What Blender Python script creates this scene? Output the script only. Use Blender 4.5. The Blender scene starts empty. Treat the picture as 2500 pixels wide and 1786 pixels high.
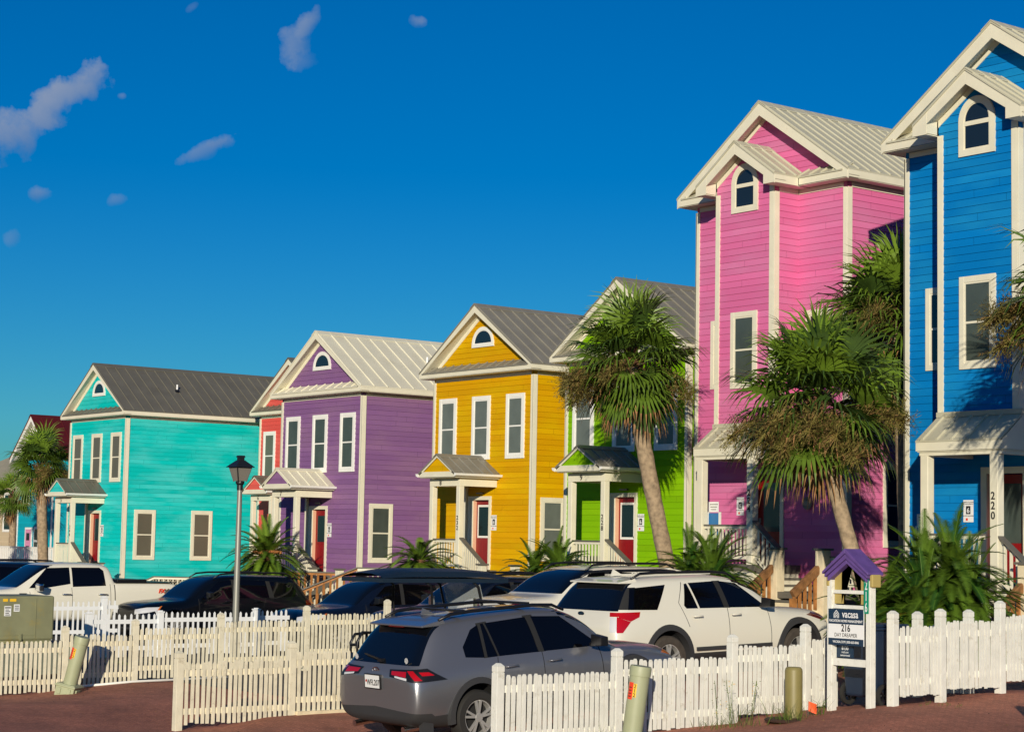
import bpy, bmesh, math, random
from mathutils import Vector, Matrix, Euler, noise
C = bpy.context.scene.collection
S = bpy.context.scene
R = math.radians
PI = math.pi
# ------------------------------------------------------------------ camera, sky, sun
YAW, PITCH, ROLL, FPX = R(37.62827), R(5.2632), R(1.09053), 4737.17
cd = bpy.data.cameras.new("camera")
cam = bpy.data.objects.new("camera", cd)
C.objects.link(cam)
cd.sensor_width = 36.0
cd.lens = FPX / 2500 * 36
cd.clip_end = 20000
# camera frame in world axes: X runs along the house fronts, Y runs back along the house sides
right0 = Vector((math.sin(YAW), math.cos(YAW), 0))
fwd0 = Vector((-math.cos(YAW), math.sin(YAW), 0))
up0 = Vector((0, 0, 1))
fwd = fwd0 * math.cos(PITCH) + up0 * math.sin(PITCH)
up1 = up0 * math.cos(PITCH) - fwd0 * math.sin(PITCH)
right = right0 * math.cos(ROLL) + up1 * math.sin(ROLL)
up = up1 * math.cos(ROLL) - right0 * math.sin(ROLL)
m = Matrix((right, up, -fwd)).transposed().to_4x4()
cam.matrix_world = m
S.camera = cam

SUN_EL, SUN_AZ = R(13.5), R(135)      # azimuth clockwise from +Y
w = bpy.data.worlds.new("World")
S.world = w
w.use_nodes = True
nt = w.node_tree
for n in list(nt.nodes):
    nt.nodes.remove(n)
N = nt.nodes.new
out = N("ShaderNodeOutputWorld")
bg = N("ShaderNodeBackground")
sky = N("ShaderNodeTexSky")
sky.sky_type = 'NISHITA'
sky.sun_disc = False
sky.sun_elevation = SUN_EL
sky.sun_rotation = SUN_AZ
sky.air_density = 1.0
sky.dust_density = 0.15
sky.ozone_density = 4.0
hs = N("ShaderNodeHueSaturation")
hs.inputs['Saturation'].default_value = 1.45
hs.inputs['Value'].default_value = 0.80
hs.inputs['Hue'].default_value = 0.497
nt.links.new(sky.outputs[0], hs.inputs['Color'])
tint = N("ShaderNodeVectorMath"); tint.operation = 'MULTIPLY'; tint.inputs[1].default_value = (.16, .46, .61)
nt.links.new(hs.outputs[0], tint.inputs[0])
bg.inputs['Strength'].default_value = 0.15
tc = N("ShaderNodeTexCoord")
def math_node(op, a, b=None, clamp=False):
    n = N("ShaderNodeMath"); n.operation = op; n.use_clamp = clamp
    for i, v in enumerate((a, b)):
        if v is None: continue
        if isinstance(v, (int, float)): n.inputs[i].default_value = v
        else: nt.links.new(v, n.inputs[i])
    return n.outputs[0]
def dotn(vec):
    n = N("ShaderNodeVectorMath"); n.operation = 'DOT_PRODUCT'
    nt.links.new(tc.outputs['Generated'], n.inputs[0]); n.inputs[1].default_value = vec
    return n.outputs['Value']
cn = N("ShaderNodeTexNoise"); cn.inputs['Scale'].default_value = 75; cn.inputs['Detail'].default_value = 7
cn.inputs['Roughness'].default_value = 0.55
nt.links.new(tc.outputs['Generated'], cn.inputs['Vector'])
cn2 = N("ShaderNodeTexNoise"); cn2.inputs['Scale'].default_value = 28; cn2.inputs['Detail'].default_value = 4
nt.links.new(tc.outputs['Generated'], cn2.inputs['Vector'])
# clouds as sky directions: (azimuth from view axis deg, elevation deg, half length, half width deg, tilt deg, opacity)
CLOUDS = [(-12.91, 12.85, 0.99, 0.56, 38, 1), (-13.71, 12.29, 1.03, 0.67, 35, 1), (-14.66, 11.57, 1.15, 0.73, 25, 0.95), (-9.36, 11.22, 1.06, 0.21, 28, 0.5), (-8.71, 11.57, 0.36, 0.22, 10, 0.5), (-6.36, 15.01, 0.46, 0.27, 62, 0.75), (-6.67, 14.49, 0.58, 0.41, 80, 0.6), (-6.41, 13.98, 0.31, 0.36, 85, 0.3), (-2.96, 15.25, 0.39, 0.21, -15, 0.65), (-13.98, 9.81, 0.34, 0.22, 5, 0.55), (-11.76, 9.71, 0.27, 0.16, 20, 0.35), (-14.67, 8.42, 0.31, 0.24, 60, 0.28), (-11.7, 12.69, 0.13, 0.1, 0, 0.45), (-9.74, 15.32, 0.24, 0.12, 40, 0.25)]
col = tint.outputs[0]
for az, el, ha, hb, tilt, opa in CLOUDS:
    a, e, t = R(az), R(el), R(tilt)
    rr = right0 * math.cos(a) - fwd0 * math.sin(a)
    ff = fwd0 * math.cos(a) + right0 * math.sin(a)
    d = ff * math.cos(e) + up0 * math.sin(e)
    uu = up0 * math.cos(e) - ff * math.sin(e)
    ax = (rr * math.cos(t) + uu * math.sin(t)) / math.sin(R(ha))
    ay = (uu * math.cos(t) - rr * math.sin(t)) / math.sin(R(hb))
    u1 = dotn(ax); v1 = dotn(ay)
    rad = math_node('SQRT', math_node('ADD', math_node('POWER', u1, 2.0), math_node('POWER', v1, 2.0)))
    nz = math_node('ADD', math_node('MULTIPLY', math_node('SUBTRACT', cn.outputs[0], 0.5), 2.7),
                   math_node('MULTIPLY', math_node('SUBTRACT', cn2.outputs[0], 0.5), .5))
    k = math_node('ADD', math_node('SUBTRACT', 1.0, rad), nz)
    k = math_node('MULTIPLY', k, .95, True)
    k = math_node('MULTIPLY', k, math_node('SUBTRACT', 2.0, k))
    k = math_node('MULTIPLY', k, math_node('MULTIPLY', math_node('GREATER_THAN', dotn(d), 0.9), opa))
    mx = N("ShaderNodeMix"); mx.data_type = 'RGBA'
    nt.links.new(k, mx.inputs[0]); nt.links.new(col, mx.inputs[6])
    cm = N("ShaderNodeMix"); cm.data_type = 'RGBA'
    nt.links.new(math_node('ADD', math_node('MULTIPLY', v1, .6), 0.62, True), cm.inputs[0])
    cm.inputs[6].default_value = (.42, 1.15, 2.6, 1); cm.inputs[7].default_value = (1.45, 1.88, 2.80, 1)
    nt.links.new(cm.outputs[2], mx.inputs[7])
    col = mx.outputs[2]
nt.links.new(col, bg.inputs['Color'])
nt.links.new(bg.outputs[0], out.inputs[0])

sl = bpy.data.lights.new("sun", 'SUN')
sl.energy = 4.25
sl.angle = R(0.55)
sl.color = (1.0, 0.90, 0.74)
so = bpy.data.objects.new("sun", sl)
C.objects.link(so)
sdir = Vector((math.sin(SUN_AZ) * math.cos(SUN_EL), math.cos(SUN_AZ) * math.cos(SUN_EL), math.sin(SUN_EL)))
so.rotation_euler = sdir.to_track_quat('Z', 'Y').to_euler()
so.location = (0, 0, 60)
S.view_settings.view_transform = 'Standard'
S.view_settings.look = 'None'
S.view_settings.exposure = 0.12
S.view_settings.gamma = 1.0
S.cycles.max_bounces = 6
S.cycles.transparent_max_bounces = 8

# ------------------------------------------------------------------ materials
MATS = {}
def new_mat(name):
    mt = bpy.data.materials.new(name); mt.use_nodes = True
    MATS[name] = mt
    return mt, mt.node_tree, mt.node_tree.nodes['Principled BSDF']
def lk(t, a, b): t.links.new(a, b)
def simple(name, c, rough=.6, metal=0, spec=.5, coat=0, var=0.0, vscale=3.0, bump=0.0, bscale=60.0, dirt=None, dirt_amt=0.0, dirt_scale=5.0, emis=None):
    mt, t, b = new_mat(name)
    b.inputs['Base Color'].default_value = (*c, 1)
    b.inputs['Roughness'].default_value = rough
    b.inputs['Metallic'].default_value = metal
    b.inputs['Specular IOR Level'].default_value = spec
    if coat:
        b.inputs['Coat Weight'].default_value = coat; b.inputs['Coat Roughness'].default_value = .03
    tcn = t.nodes.new('ShaderNodeTexCoord')
    cur = None
    if var:
        nz = t.nodes.new('ShaderNodeTexNoise'); nz.inputs['Scale'].default_value = vscale; nz.inputs['Detail'].default_value = 5
        lk(t, tcn.outputs['Object'], nz.inputs['Vector'])
        mr = t.nodes.new('ShaderNodeMapRange'); mr.inputs['From Min'].default_value = .3; mr.inputs['From Max'].default_value = .7
        mr.inputs['To Min'].default_value = 1 - var; mr.inputs['To Max'].default_value = 1 + var
        lk(t, nz.outputs[0], mr.inputs[0])
        mu = t.nodes.new('ShaderNodeVectorMath'); mu.operation = 'SCALE'; mu.inputs[0].default_value = c
        lk(t, mr.outputs[0], mu.inputs['Scale']); cur = mu.outputs[0]
    if dirt is not None:
        nz = t.nodes.new('ShaderNodeTexNoise'); nz.inputs['Scale'].default_value = dirt_scale; nz.inputs['Detail'].default_value = 8
        nz.inputs['Roughness'].default_value = .7
        lk(t, tcn.outputs['Object'], nz.inputs['Vector'])
        mr = t.nodes.new('ShaderNodeMapRange'); mr.inputs['From Min'].default_value = .56; mr.inputs['From Max'].default_value = .74
        mr.inputs['To Max'].default_value = dirt_amt
        lk(t, nz.outputs[0], mr.inputs[0])
        mx = t.nodes.new('ShaderNodeMix'); mx.data_type = 'RGBA'
        lk(t, mr.outputs[0], mx.inputs[0])
        if cur is not None: lk(t, cur, mx.inputs[6])
        else: mx.inputs[6].default_value = (*c, 1)
        mx.inputs[7].default_value = (*dirt, 1); cur = mx.outputs[2]
    if cur is not None: lk(t, cur, b.inputs['Base Color'])
    if bump:
        nz = t.nodes.new('ShaderNodeTexNoise'); nz.inputs['Scale'].default_value = bscale; nz.inputs['Detail'].default_value = 4
        lk(t, tcn.outputs['Object'], nz.inputs['Vector'])
        bp = t.nodes.new('ShaderNodeBump'); bp.inputs['Strength'].default_value = bump; bp.inputs['Distance'].default_value = .01
        lk(t, nz.outputs[0], bp.inputs['Height']); lk(t, bp.outputs[0], b.inputs['Normal'])
    if emis:
        b.inputs['Emission Color'].default_value = (*emis[0], 1); b.inputs['Emission Strength'].default_value = emis[1]
    return mt
def siding_mat(name, c, c2, amt=.5, fade=.35):
    """lapped board paint: each board a slightly different tone, faded blotches drawn out along the boards"""
    mt, t, b = new_mat(name)
    b.inputs['Roughness'].default_value = .62
    b.inputs['Specular IOR Level'].default_value = .12
    tcn = t.nodes.new('ShaderNodeTexCoord'); sp = t.nodes.new('ShaderNodeSeparateXYZ')
    lk(t, tcn.outputs['Object'], sp.inputs[0])
    dv = t.nodes.new('ShaderNodeMath'); dv.operation = 'DIVIDE'; lk(t, sp.outputs[2], dv.inputs[0]); dv.inputs[1].default_value = PITCHZ
    fl = t.nodes.new('ShaderNodeMath'); fl.operation = 'FLOOR'; lk(t, dv.outputs[0], fl.inputs[0])
    wn = t.nodes.new('ShaderNodeTexWhiteNoise'); wn.noise_dimensions = '1D'; lk(t, fl.outputs[0], wn.inputs['W'])
    mp = t.nodes.new('ShaderNodeMapping'); mp.inputs['Scale'].default_value = (.55, .55, 1.3)
    off = t.nodes.new('ShaderNodeCombineXYZ'); lk(t, wn.outputs[0], off.inputs[0]); lk(t, wn.outputs[0], off.inputs[1])
    ad = t.nodes.new('ShaderNodeVectorMath'); ad.operation = 'ADD'
    lk(t, tcn.outputs['Object'], ad.inputs[0]); lk(t, off.outputs[0], ad.inputs[1]); lk(t, ad.outputs[0], mp.inputs[0])
    nz = t.nodes.new('ShaderNodeTexNoise'); nz.inputs['Scale'].default_value = 1.1; nz.inputs['Detail'].default_value = 5
    lk(t, mp.outputs[0], nz.inputs['Vector'])
    mr = t.nodes.new('ShaderNodeMapRange'); mr.inputs['From Min'].default_value = .42; mr.inputs['From Max'].default_value = .66
    mr.inputs['To Max'].default_value = amt; lk(t, nz.outputs[0], mr.inputs[0])
    mx = t.nodes.new('ShaderNodeMix'); mx.data_type = 'RGBA'; lk(t, mr.outputs[0], mx.inputs[0])
    mx.inputs[6].default_value = (*c, 1); mx.inputs[7].default_value = (*c2, 1)
    mr2 = t.nodes.new('ShaderNodeMapRange'); mr2.inputs['To Min'].default_value = .9; mr2.inputs['To Max'].default_value = 1.08
    lk(t, wn.outputs[0], mr2.inputs[0])
    sc = t.nodes.new('ShaderNodeVectorMath'); sc.operation = 'SCALE'; lk(t, mx.outputs[2], sc.inputs[0]); lk(t, mr2.outputs[0], sc.inputs['Scale'])
    ab = t.nodes.new('ShaderNodeMath'); ab.operation = 'ADD'; lk(t, sp.outputs[0], ab.inputs[0]); lk(t, sp.outputs[1], ab.inputs[1])
    a2 = t.nodes.new('ShaderNodeMath'); a2.operation = 'MULTIPLY_ADD'; lk(t, wn.outputs[0], a2.inputs[0]); a2.inputs[1].default_value = 3.66; lk(t, ab.outputs[0], a2.inputs[2])
    pg = t.nodes.new('ShaderNodeMath'); pg.operation = 'PINGPONG'; lk(t, a2.outputs[0], pg.inputs[0]); pg.inputs[1].default_value = 1.83
    lt_ = t.nodes.new('ShaderNodeMath'); lt_.operation = 'LESS_THAN'; lk(t, pg.outputs[0], lt_.inputs[0]); lt_.inputs[1].default_value = .0035
    jm = t.nodes.new('ShaderNodeMix'); jm.data_type = 'RGBA'; lk(t, lt_.outputs[0], jm.inputs[0]); lk(t, sc.outputs[0], jm.inputs[6]); jm.inputs[7].default_value = (c[0] * .35, c[1] * .35, c[2] * .35, 1)
    lk(t, jm.outputs[2], b.inputs['Base Color'])
    mp2 = t.nodes.new('ShaderNodeMapping'); mp2.inputs['Scale'].default_value = (6, 6, 90)
    nb = t.nodes.new('ShaderNodeTexNoise'); nb.inputs['Scale'].default_value = 1; nb.inputs['Detail'].default_value = 3
    lk(t, tcn.outputs['Object'], mp2.inputs[0]); lk(t, mp2.outputs[0], nb.inputs['Vector'])
    bp = t.nodes.new('ShaderNodeBump'); bp.inputs['Strength'].default_value = .25; bp.inputs['Distance'].default_value = .006
    lk(t, nb.outputs[0], bp.inputs['Height']); lk(t, bp.outputs[0], b.inputs['Normal'])
    return mt
PITCHZ = .156
CREAM = (.72, .68, .52)
simple('cream', CREAM, .55, var=.05, vscale=2.5, dirt=(.50, .43, .28), dirt_amt=.2, dirt_scale=2)
simple('soffit', (.60, .56, .40), .6, var=.04)
simple('white_paint', (.80, .79, .72), .45, var=.03, vscale=3)
simple('vinyl', (.78, .79, .78), .35, var=.02)
siding_mat('turquoise', (.0, .49, .455), (.075, .57, .55), .8)
siding_mat('salmon', (.66, .085, .070), (.72, .16, .12), .5)
siding_mat('purple', (.215, .100, .245), (.275, .150, .255), .6)
siding_mat('yellow', (.60, .305, .0), (.63, .40, .0), .8)
siding_mat('green', (.190, .42, .001), (.26, .48, .003), .6)
siding_mat('pink', (.64, .140, .315), (.62, .21, .38), .6)
siding_mat('blue', (.000, .170, .48), (.010, .25, .53), .65)
siding_mat('aqua', (.003, .33, .42), (.02, .38, .46), .4)
siding_mat('beige_wall', (.52, .42, .27), (.55, .46, .32), .4)
def metal_roof(name, c, v=.1):
    return simple(name, c, .42, metal=.0, spec=.6, var=v, vscale=1.4, dirt=(c[0] * .75, c[1] * .72, c[2] * .65), dirt_amt=.5, dirt_scale=1.2)
metal_roof('roof_grey', (.135, .125, .095))
metal_roof('roof_grey_light', (.22, .205, .16))
metal_roof('roof_cream', (.70, .66, .50), .05)
metal_roof('roof_pale', (.50, .475, .345), .06)
metal_roof('roof_maroon', (.09, .008, .006), .1)
simple('grey_cap', (.13, .12, .095), .6, var=.12)
simple('pane_taupe', (.115, .105, .075), .25, spec=.45, var=.05, vscale=1)
simple('pane_green', (.060, .075, .062), .16, spec=.6, var=.15, vscale=2)
simple('pane_grey', (.125, .145, .125), .22, spec=.5, var=.12, vscale=2)
simple('pane_dark', (.010, .016, .022), .05, spec=.9)
simple('door_red', (.24, .003, .004), .35, var=.08)
simple('door_red_dull', (.24, .020, .018), .4, var=.05)
simple('jamb', (.70, .42, .27), .55)
simple('black', (.008, .008, .009), .4)
simple('black_rough', (.012, .012, .012), .8)
simple('ink', (.010, .010, .012), .6)
simple('dark_hole', (.004, .004, .004), .9)
simple('wood_brown', (.36, .150, .040), .65, var=.3, vscale=7, bump=.3)
simple('wood_dark', (.235, .110, .038), .65, var=.35, vscale=9, bump=.4)
simple('wood_cream', (.70, .60, .40), .65, var=.10, vscale=5, dirt=(.30, .24, .14), dirt_amt=.5, dirt_scale=6, bump=.3)
simple('fence_cream', (.69, .635, .475), .7, var=.10, vscale=6, dirt=(.26, .20, .11), dirt_amt=.65, dirt_scale=9, bump=.35, bscale=40)
simple('fence_white', (.72, .71, .63), .65, var=.07, vscale=6, dirt=(.36, .31, .2), dirt_amt=.65, dirt_scale=9, bump=.35, bscale=40)
simple('steel', (.27, .265, .225), .42, metal=.35, var=.08, vscale=2)
simple('chrome', (.75, .75, .74), .12, metal=1)
simple('lamp_black', (.012, .013, .014), .4)
simple('lamp_glass', (.20, .18, .15), .35, spec=.6)
simple('utility_green', (.34, .36, .215), .5, var=.06, vscale=4)
simple('box_green', (.215, .215, .115), .6, var=.14, vscale=2.5, dirt=(.33, .24, .04), dirt_amt=.6, dirt_scale=2.2)
simple('box_base', (.15, .165, .125), .85, var=.12, vscale=4)
simple('khaki', (.215, .180, .058), .5, var=.08, vscale=4)
simple('rust', (.050, .022, .013), .85, var=.3, vscale=12, bump=.5)
simple('orange_flag', (.85, .10, .015), .6)
simple('tag_red', (.75, .05, .012), .5)
simple('tag_yellow', (.85, .50, .02), .5)
simple('sign_navy', (.008, .028, .060), .45)
simple('sign_white', (.78, .78, .76), .45)
simple('sign_green', (.0, .24, .135), .4)
simple('sign_olive', (.42, .32, .10), .6, var=.05)
simple('purple_trim', (.12, .065, .24), .5, var=.15, vscale=7)
simple('bin_navy', (.010, .022, .048), .42, var=.1, bump=.15, bscale=120)
simple('tyre', (.018, .017, .015), .8, bump=.3, bscale=80)
simple('tyre_dusty', (.050, .040, .030), .9, var=.2, vscale=10, bump=.4)
simple('rim', (.55, .54, .51), .32, metal=.55)
simple('rim_dark', (.02, .02, .02), .4)
simple('car_glass', (.003, .004, .006), .015, spec=.9)
simple('car_glass_tint', (.002, .002, .003), .03, spec=.5)
simple('paint_grey', (.25, .25, .265), .33, metal=.7, coat=.6)
simple('paint_white', (.70, .67, .56), .32, coat=.6)
simple('paint_navy', (.003, .006, .016), .3, coat=.5, spec=.3)
simple('paint_black', (.002, .003, .005), .3, coat=.45, spec=.25)
simple('cladding', (.030, .030, .031), .65)
simple('light_red', (.42, .004, .004), .12, coat=1)
simple('light_red_dark', (.10, .003, .003), .12, coat=1)
simple('light_clear', (.62, .62, .62), .15, coat=.8)
simple('light_amber', (.60, .14, .01), .2, coat=1)
simple('plate_white', (.72, .72, .70), .4)
simple('cart_blue', (.006, .016, .030), .5)
simple('trunk', (.30, .22, .135), .9, var=.35, vscale=9, bump=.9, bscale=26)
simple('boot', (.15, .07, .030), .9, var=.5, vscale=14, bump=.8, bscale=30)
simple('leaf', (.080, .135, .013), .45, spec=.35, var=.35, vscale=2.2)
simple('leaf_light', (.125, .205, .018), .42, spec=.4, var=.25, vscale=2.2)
simple('leaf_dark', (.036, .070, .010), .5, spec=.35, var=.3, vscale=2.2)
simple('leaf_dry', (.26, .13, .045), .8, var=.3, vscale=6)
simple('flower_stalk', (.165, .135, .026), .8, var=.35, vscale=5)
simple('flower_stalk_brown', (.20, .115, .036), .8, var=.35, vscale=5)
simple('sago_leaf', (.075, .135, .012), .42, spec=.4, var=.35, vscale=3)
simple('sago_yellow', (.20, .19, .018), .5, spec=.35, var=.3, vscale=3)
simple('sago_dark', (.026, .080, .010), .42, spec=.4, var=.35, vscale=3)
simple('cone_orange', (.42, .17, .05), .9, var=.4, vscale=20, bump=.8)
simple('grass', (.105, .155, .022), .6, var=.3, vscale=6)
simple('asphalt', (.045, .043, .042), .9, var=.15, vscale=1.5, bump=.4, bscale=90)
simple('mulch', (.055, .026, .016), .95, var=.4, vscale=9, bump=.8, bscale=40)
simple('concrete', (.36, .33, .27), .85, var=.12, vscale=3, bump=.3)
simple('lattice', (.66, .60, .44), .6)
simple('door_pink', (.62, .26, .40), .5)
simple('blue_sign', (.03, .16, .38), .5)
# brick pavers
def brick_mat():
    mt, t, b = new_mat('brick_pavers')
    tcn = t.nodes.new('ShaderNodeTexCoord')
    mp = t.nodes.new('ShaderNodeMapping'); mp.inputs['Rotation'].default_value = (0, 0, R(8)); mp.inputs['Scale'].default_value = (1, 1, 0)
    lk(t, tcn.outputs['Object'], mp.inputs[0])
    bk = t.nodes.new('ShaderNodeTexBrick'); bk.inputs['Scale'].default_value = 4.6
    bk.inputs['Color1'].default_value = (.36, .118, .062, 1); bk.inputs['Color2'].default_value = (.46, .165, .090, 1)
    bk.inputs['Mortar'].default_value = (.20, .085, .052, 1); bk.inputs['Mortar Size'].default_value = .018; bk.inputs['Mortar Smooth'].default_value = .3
    lk(t, mp.outputs[0], bk.inputs['Vector'])
    nz = t.nodes.new('ShaderNodeTexNoise'); nz.inputs['Scale'].default_value = .8; nz.inputs['Detail'].default_value = 8; nz.inputs['Roughness'].default_value = .65
    lk(t, tcn.outputs['Object'], nz.inputs['Vector'])
    mr = t.nodes.new('ShaderNodeMapRange'); mr.inputs['From Min'].default_value = .3; mr.inputs['From Max'].default_value = .7
    mr.inputs['To Min'].default_value = .62; mr.inputs['To Max'].default_value = 1.35; lk(t, nz.outputs[0], mr.inputs[0])
    nz2 = t.nodes.new('ShaderNodeTexNoise'); nz2.inputs['Scale'].default_value = 55; nz2.inputs['Detail'].default_value = 3
    lk(t, tcn.outputs['Object'], nz2.inputs['Vector'])
    mr2 = t.nodes.new('ShaderNodeMapRange'); mr2.inputs['From Min'].default_value = .3; mr2.inputs['From Max'].default_value = .7
    mr2.inputs['To Min'].default_value = .65; mr2.inputs['To Max'].default_value = 1.35; lk(t, nz2.outputs[0], mr2.inputs[0])
    mu = t.nodes.new('ShaderNodeMath'); mu.operation = 'MULTIPLY'; lk(t, mr.outputs[0], mu.inputs[0]); lk(t, mr2.outputs[0], mu.inputs[1])
    sc = t.nodes.new('ShaderNodeVectorMath'); sc.operation = 'SCALE'; lk(t, bk.outputs[0], sc.inputs[0]); lk(t, mu.outputs[0], sc.inputs['Scale'])
    lk(t, sc.outputs[0], b.inputs['Base Color'])
    b.inputs['Roughness'].default_value = .85
    bp = t.nodes.new('ShaderNodeBump'); bp.inputs['Strength'].default_value = .7; bp.inputs['Distance'].default_value = .012
    ad = t.nodes.new('ShaderNodeMath'); lk(t, bk.outputs[1], ad.inputs[0]); ad.operation = 'SUBTRACT'; lk(t, nz2.outputs[0], ad.inputs[1])
    inv = t.nodes.new('ShaderNodeMath'); inv.operation = 'MULTIPLY'; inv.inputs[1].default_value = -1; lk(t, ad.outputs[0], inv.inputs[0])
    lk(t, inv.outputs[0], bp.inputs['Height']); lk(t, bp.outputs[0], b.inputs['Normal'])
brick_mat()

# ------------------------------------------------------------------ mesh helpers
def tag(o, label=None, cat=None, group=None, kind=None):
    if label: o['label'] = label
    if cat: o['category'] = cat
    if group: o['group'] = group
    if kind: o['kind'] = kind
    return o
def thing(name, label, cat, loc=(0, 0, 0), rz=0, group=None, pitch=0):
    o = bpy.data.objects.new(name, None); C.objects.link(o)
    o.empty_display_size = .3
    o.location = loc; o.rotation_euler = (0, pitch, rz)
    return tag(o, label, cat, group)
class MB:
    def __init__(s): s.v = []; s.f = []; s.mi = []
    def add(s, vs, fs, mi=0):
        n = len(s.v); s.v += [tuple(p) for p in vs]
        for f in fs: s.f.append([i + n for i in f]); s.mi.append(mi)
        return s
    def quad(s, a, b, c, d, mi=0): return s.add((a, b, c, d), [(0, 1, 2, 3)], mi)
    def tri(s, a, b, c, mi=0): return s.add((a, b, c), [(0, 1, 2)], mi)
    def box(s, x0, x1, y0, y1, z0, z1, mi=0):
        return s.add([(x, y, z) for z in (z0, z1) for y in (y0, y1) for x in (x0, x1)],
                     [(0, 2, 3, 1), (4, 5, 7, 6), (0, 1, 5, 4), (2, 6, 7, 3), (0, 4, 6, 2), (1, 3, 7, 5)], mi)
    def fbox(s, F, a0, a1, b0, b1, z0, z1, mi=0):
        """box in a wall frame: F=(origin,u,n); a along the wall, b outward"""
        O, u, n = F
        P = [O + u * a + n * b + Vector((0, 0, z)) for z in (z0, z1) for b in (b0, b1) for a in (a0, a1)]
        return s.add(P, [(0, 2, 3, 1), (4, 5, 7, 6), (0, 1, 5, 4), (2, 6, 7, 3), (0, 4, 6, 2), (1, 3, 7, 5)], mi)
    def prism(s, pts, d, mi=0):
        """polygon pts (3d) swept by vector d"""
        n = len(pts); d = Vector(d)
        P = [Vector(p) for p in pts]; Q = [p + d for p in P]
        fs = [tuple(range(n)), tuple(range(2 * n - 1, n - 1, -1))] + [(i, n + i, n + (i + 1) % n, (i + 1) % n) for i in range(n)]
        return s.add(P + Q, fs, mi)
    def bar(s, p, q, w, h, up=(0, 0, 1), mi=0):
        """rectangular bar from p to q, w wide (sideways), h tall"""
        p, q = Vector(p), Vector(q); d = (q - p).normalized(); up = Vector(up)
        sd = d.cross(up)
        if sd.length < 1e-4: sd = d.cross(Vector((1, 0, 0)))
        sd.normalize(); u = sd.cross(d).normalized()
        P = [c + sd * (a * w / 2) + u * (b * h / 2) for c in (p, q) for b in (-1, 1) for a in (-1, 1)]
        return s.add(P, [(0, 2, 3, 1), (4, 5, 7, 6), (0, 1, 5, 4), (2, 6, 7, 3), (0, 4, 6, 2), (1, 3, 7, 5)], mi)
    def tube(s, path, r, n=8, mi=0, caps=True):
        path = [Vector(p) for p in path]; rs = r if isinstance(r, (list, tuple)) else [r] * len(path)
        rings = []
        for i, p in enumerate(path):
            d = (path[min(i + 1, len(path) - 1)] - path[max(i - 1, 0)])
            d = d.normalized() if d.length > 1e-9 else Vector((0, 0, 1))
            a = d.cross(Vector((0, 0, 1)))
            if a.length < .05: a = d.cross(Vector((0, 1, 0)))
            a.normalize(); b = a.cross(d)
            rings.append([p + (a * math.cos(2 * PI * k / n) + b * math.sin(2 * PI * k / n)) * rs[i] for k in range(n)])
        vs = [p for r_ in rings for p in r_]
        fs = [(i * n + k, i * n + (k + 1) % n, (i + 1) * n + (k + 1) % n, (i + 1) * n + k) for i in range(len(path) - 1) for k in range(n)]
        if caps: fs += [tuple(range(n - 1, -1, -1)), tuple((len(path) - 1) * n + k for k in range(n))]
        return s.add(vs, fs, mi)
    def lathe(s, prof, n=20, axis='z', at=(0, 0, 0), mi=0, caps=True):
        vs = []
        for r_, h in prof:
            for k in range(n):
                a = 2 * PI * k / n
                c, q = r_ * math.cos(a), r_ * math.sin(a)
                vs.append({'z': (c, q, h), 'y': (c, h, q), 'x': (h, c, q)}[axis])
        vs = [(x + at[0], y + at[1], z + at[2]) for x, y, z in vs]
        fs = [(i * n + k, i * n + (k + 1) % n, (i + 1) * n + (k + 1) % n, (i + 1) * n + k) for i in range(len(prof) - 1) for k in range(n)]
        if caps: fs += [tuple(range(n - 1, -1, -1)), tuple((len(prof) - 1) * n + k for k in range(n))]
        return s.add(vs, fs, mi)
    def merge(s, o, M=None, mi=None):
        n = len(s.v)
        s.v += [tuple(M @ Vector(p)) if M else p for p in o.v]
        s.f += [[i + n for i in f] for f in o.f]
        s.mi += [mi if mi is not None else x for x in o.mi]
        return s
    def build(s, name, mats, parent=None, smooth=False, bevel=0, fixn=True, label=None):
        me = bpy.data.meshes.new(name)
        me.from_pydata(s.v, [], s.f)
        mats = mats if isinstance(mats, (list, tuple)) else [mats]
        for mm in mats: me.materials.append(MATS[mm])
        me.polygons.foreach_set('material_index', s.mi)
        if fixn:
            bm = bmesh.new(); bm.from_mesh(me); bmesh.ops.recalc_face_normals(bm, faces=bm.faces); bm.to_mesh(me); bm.free()
        if smooth:
            me.polygons.foreach_set('use_smooth', [True] * len(me.polygons))
            if smooth is not True: me.set_sharp_from_angle(angle=R(smooth))
        me.update()
        o = bpy.data.objects.new(name, me); C.objects.link(o)
        if parent: o.parent = parent
        if bevel:
            bv = o.modifiers.new('bevel', 'BEVEL'); bv.width = bevel; bv.segments = 2; bv.limit_method = 'ANGLE'; bv.angle_limit = R(40)
        if label: o['label'] = label
        return o
def text_mb(txt, size, F, a, z, b=0.004, depth=.003, mi=0, mb=None, align='CENTER', bold=0.0, shear=0, sx=1.0, spacing=1.0):
    """lettering as mesh on a wall frame"""
    cu = bpy.data.curves.new('t', 'FONT'); cu.body = txt; cu.size = size; cu.align_x = align; cu.extrude = depth; cu.offset = bold
    cu.shear = shear; cu.resolution_u = 3; cu.space_character = spacing
    ob = bpy.data.objects.new('t', cu); C.objects.link(ob)
    dg = bpy.context.evaluated_depsgraph_get(); dg.update()
    me = bpy.data.meshes.new_from_object(ob.evaluated_get(dg))
    O, u, n = F
    mb = mb or MB()
    k = len(mb.v)
    for v in me.vertices:
        mb.v.append(tuple(O + u * (a + v.co.x * sx) + n * (b + v.co.z) + Vector((0, 0, z + v.co.y))))
    for p in me.polygons:
        mb.f.append([i + k for i in p.vertices]); mb.mi.append(mi)
    bpy.data.objects.remove(ob); bpy.data.curves.remove(cu); bpy.data.meshes.remove(me)
    return mb

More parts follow.
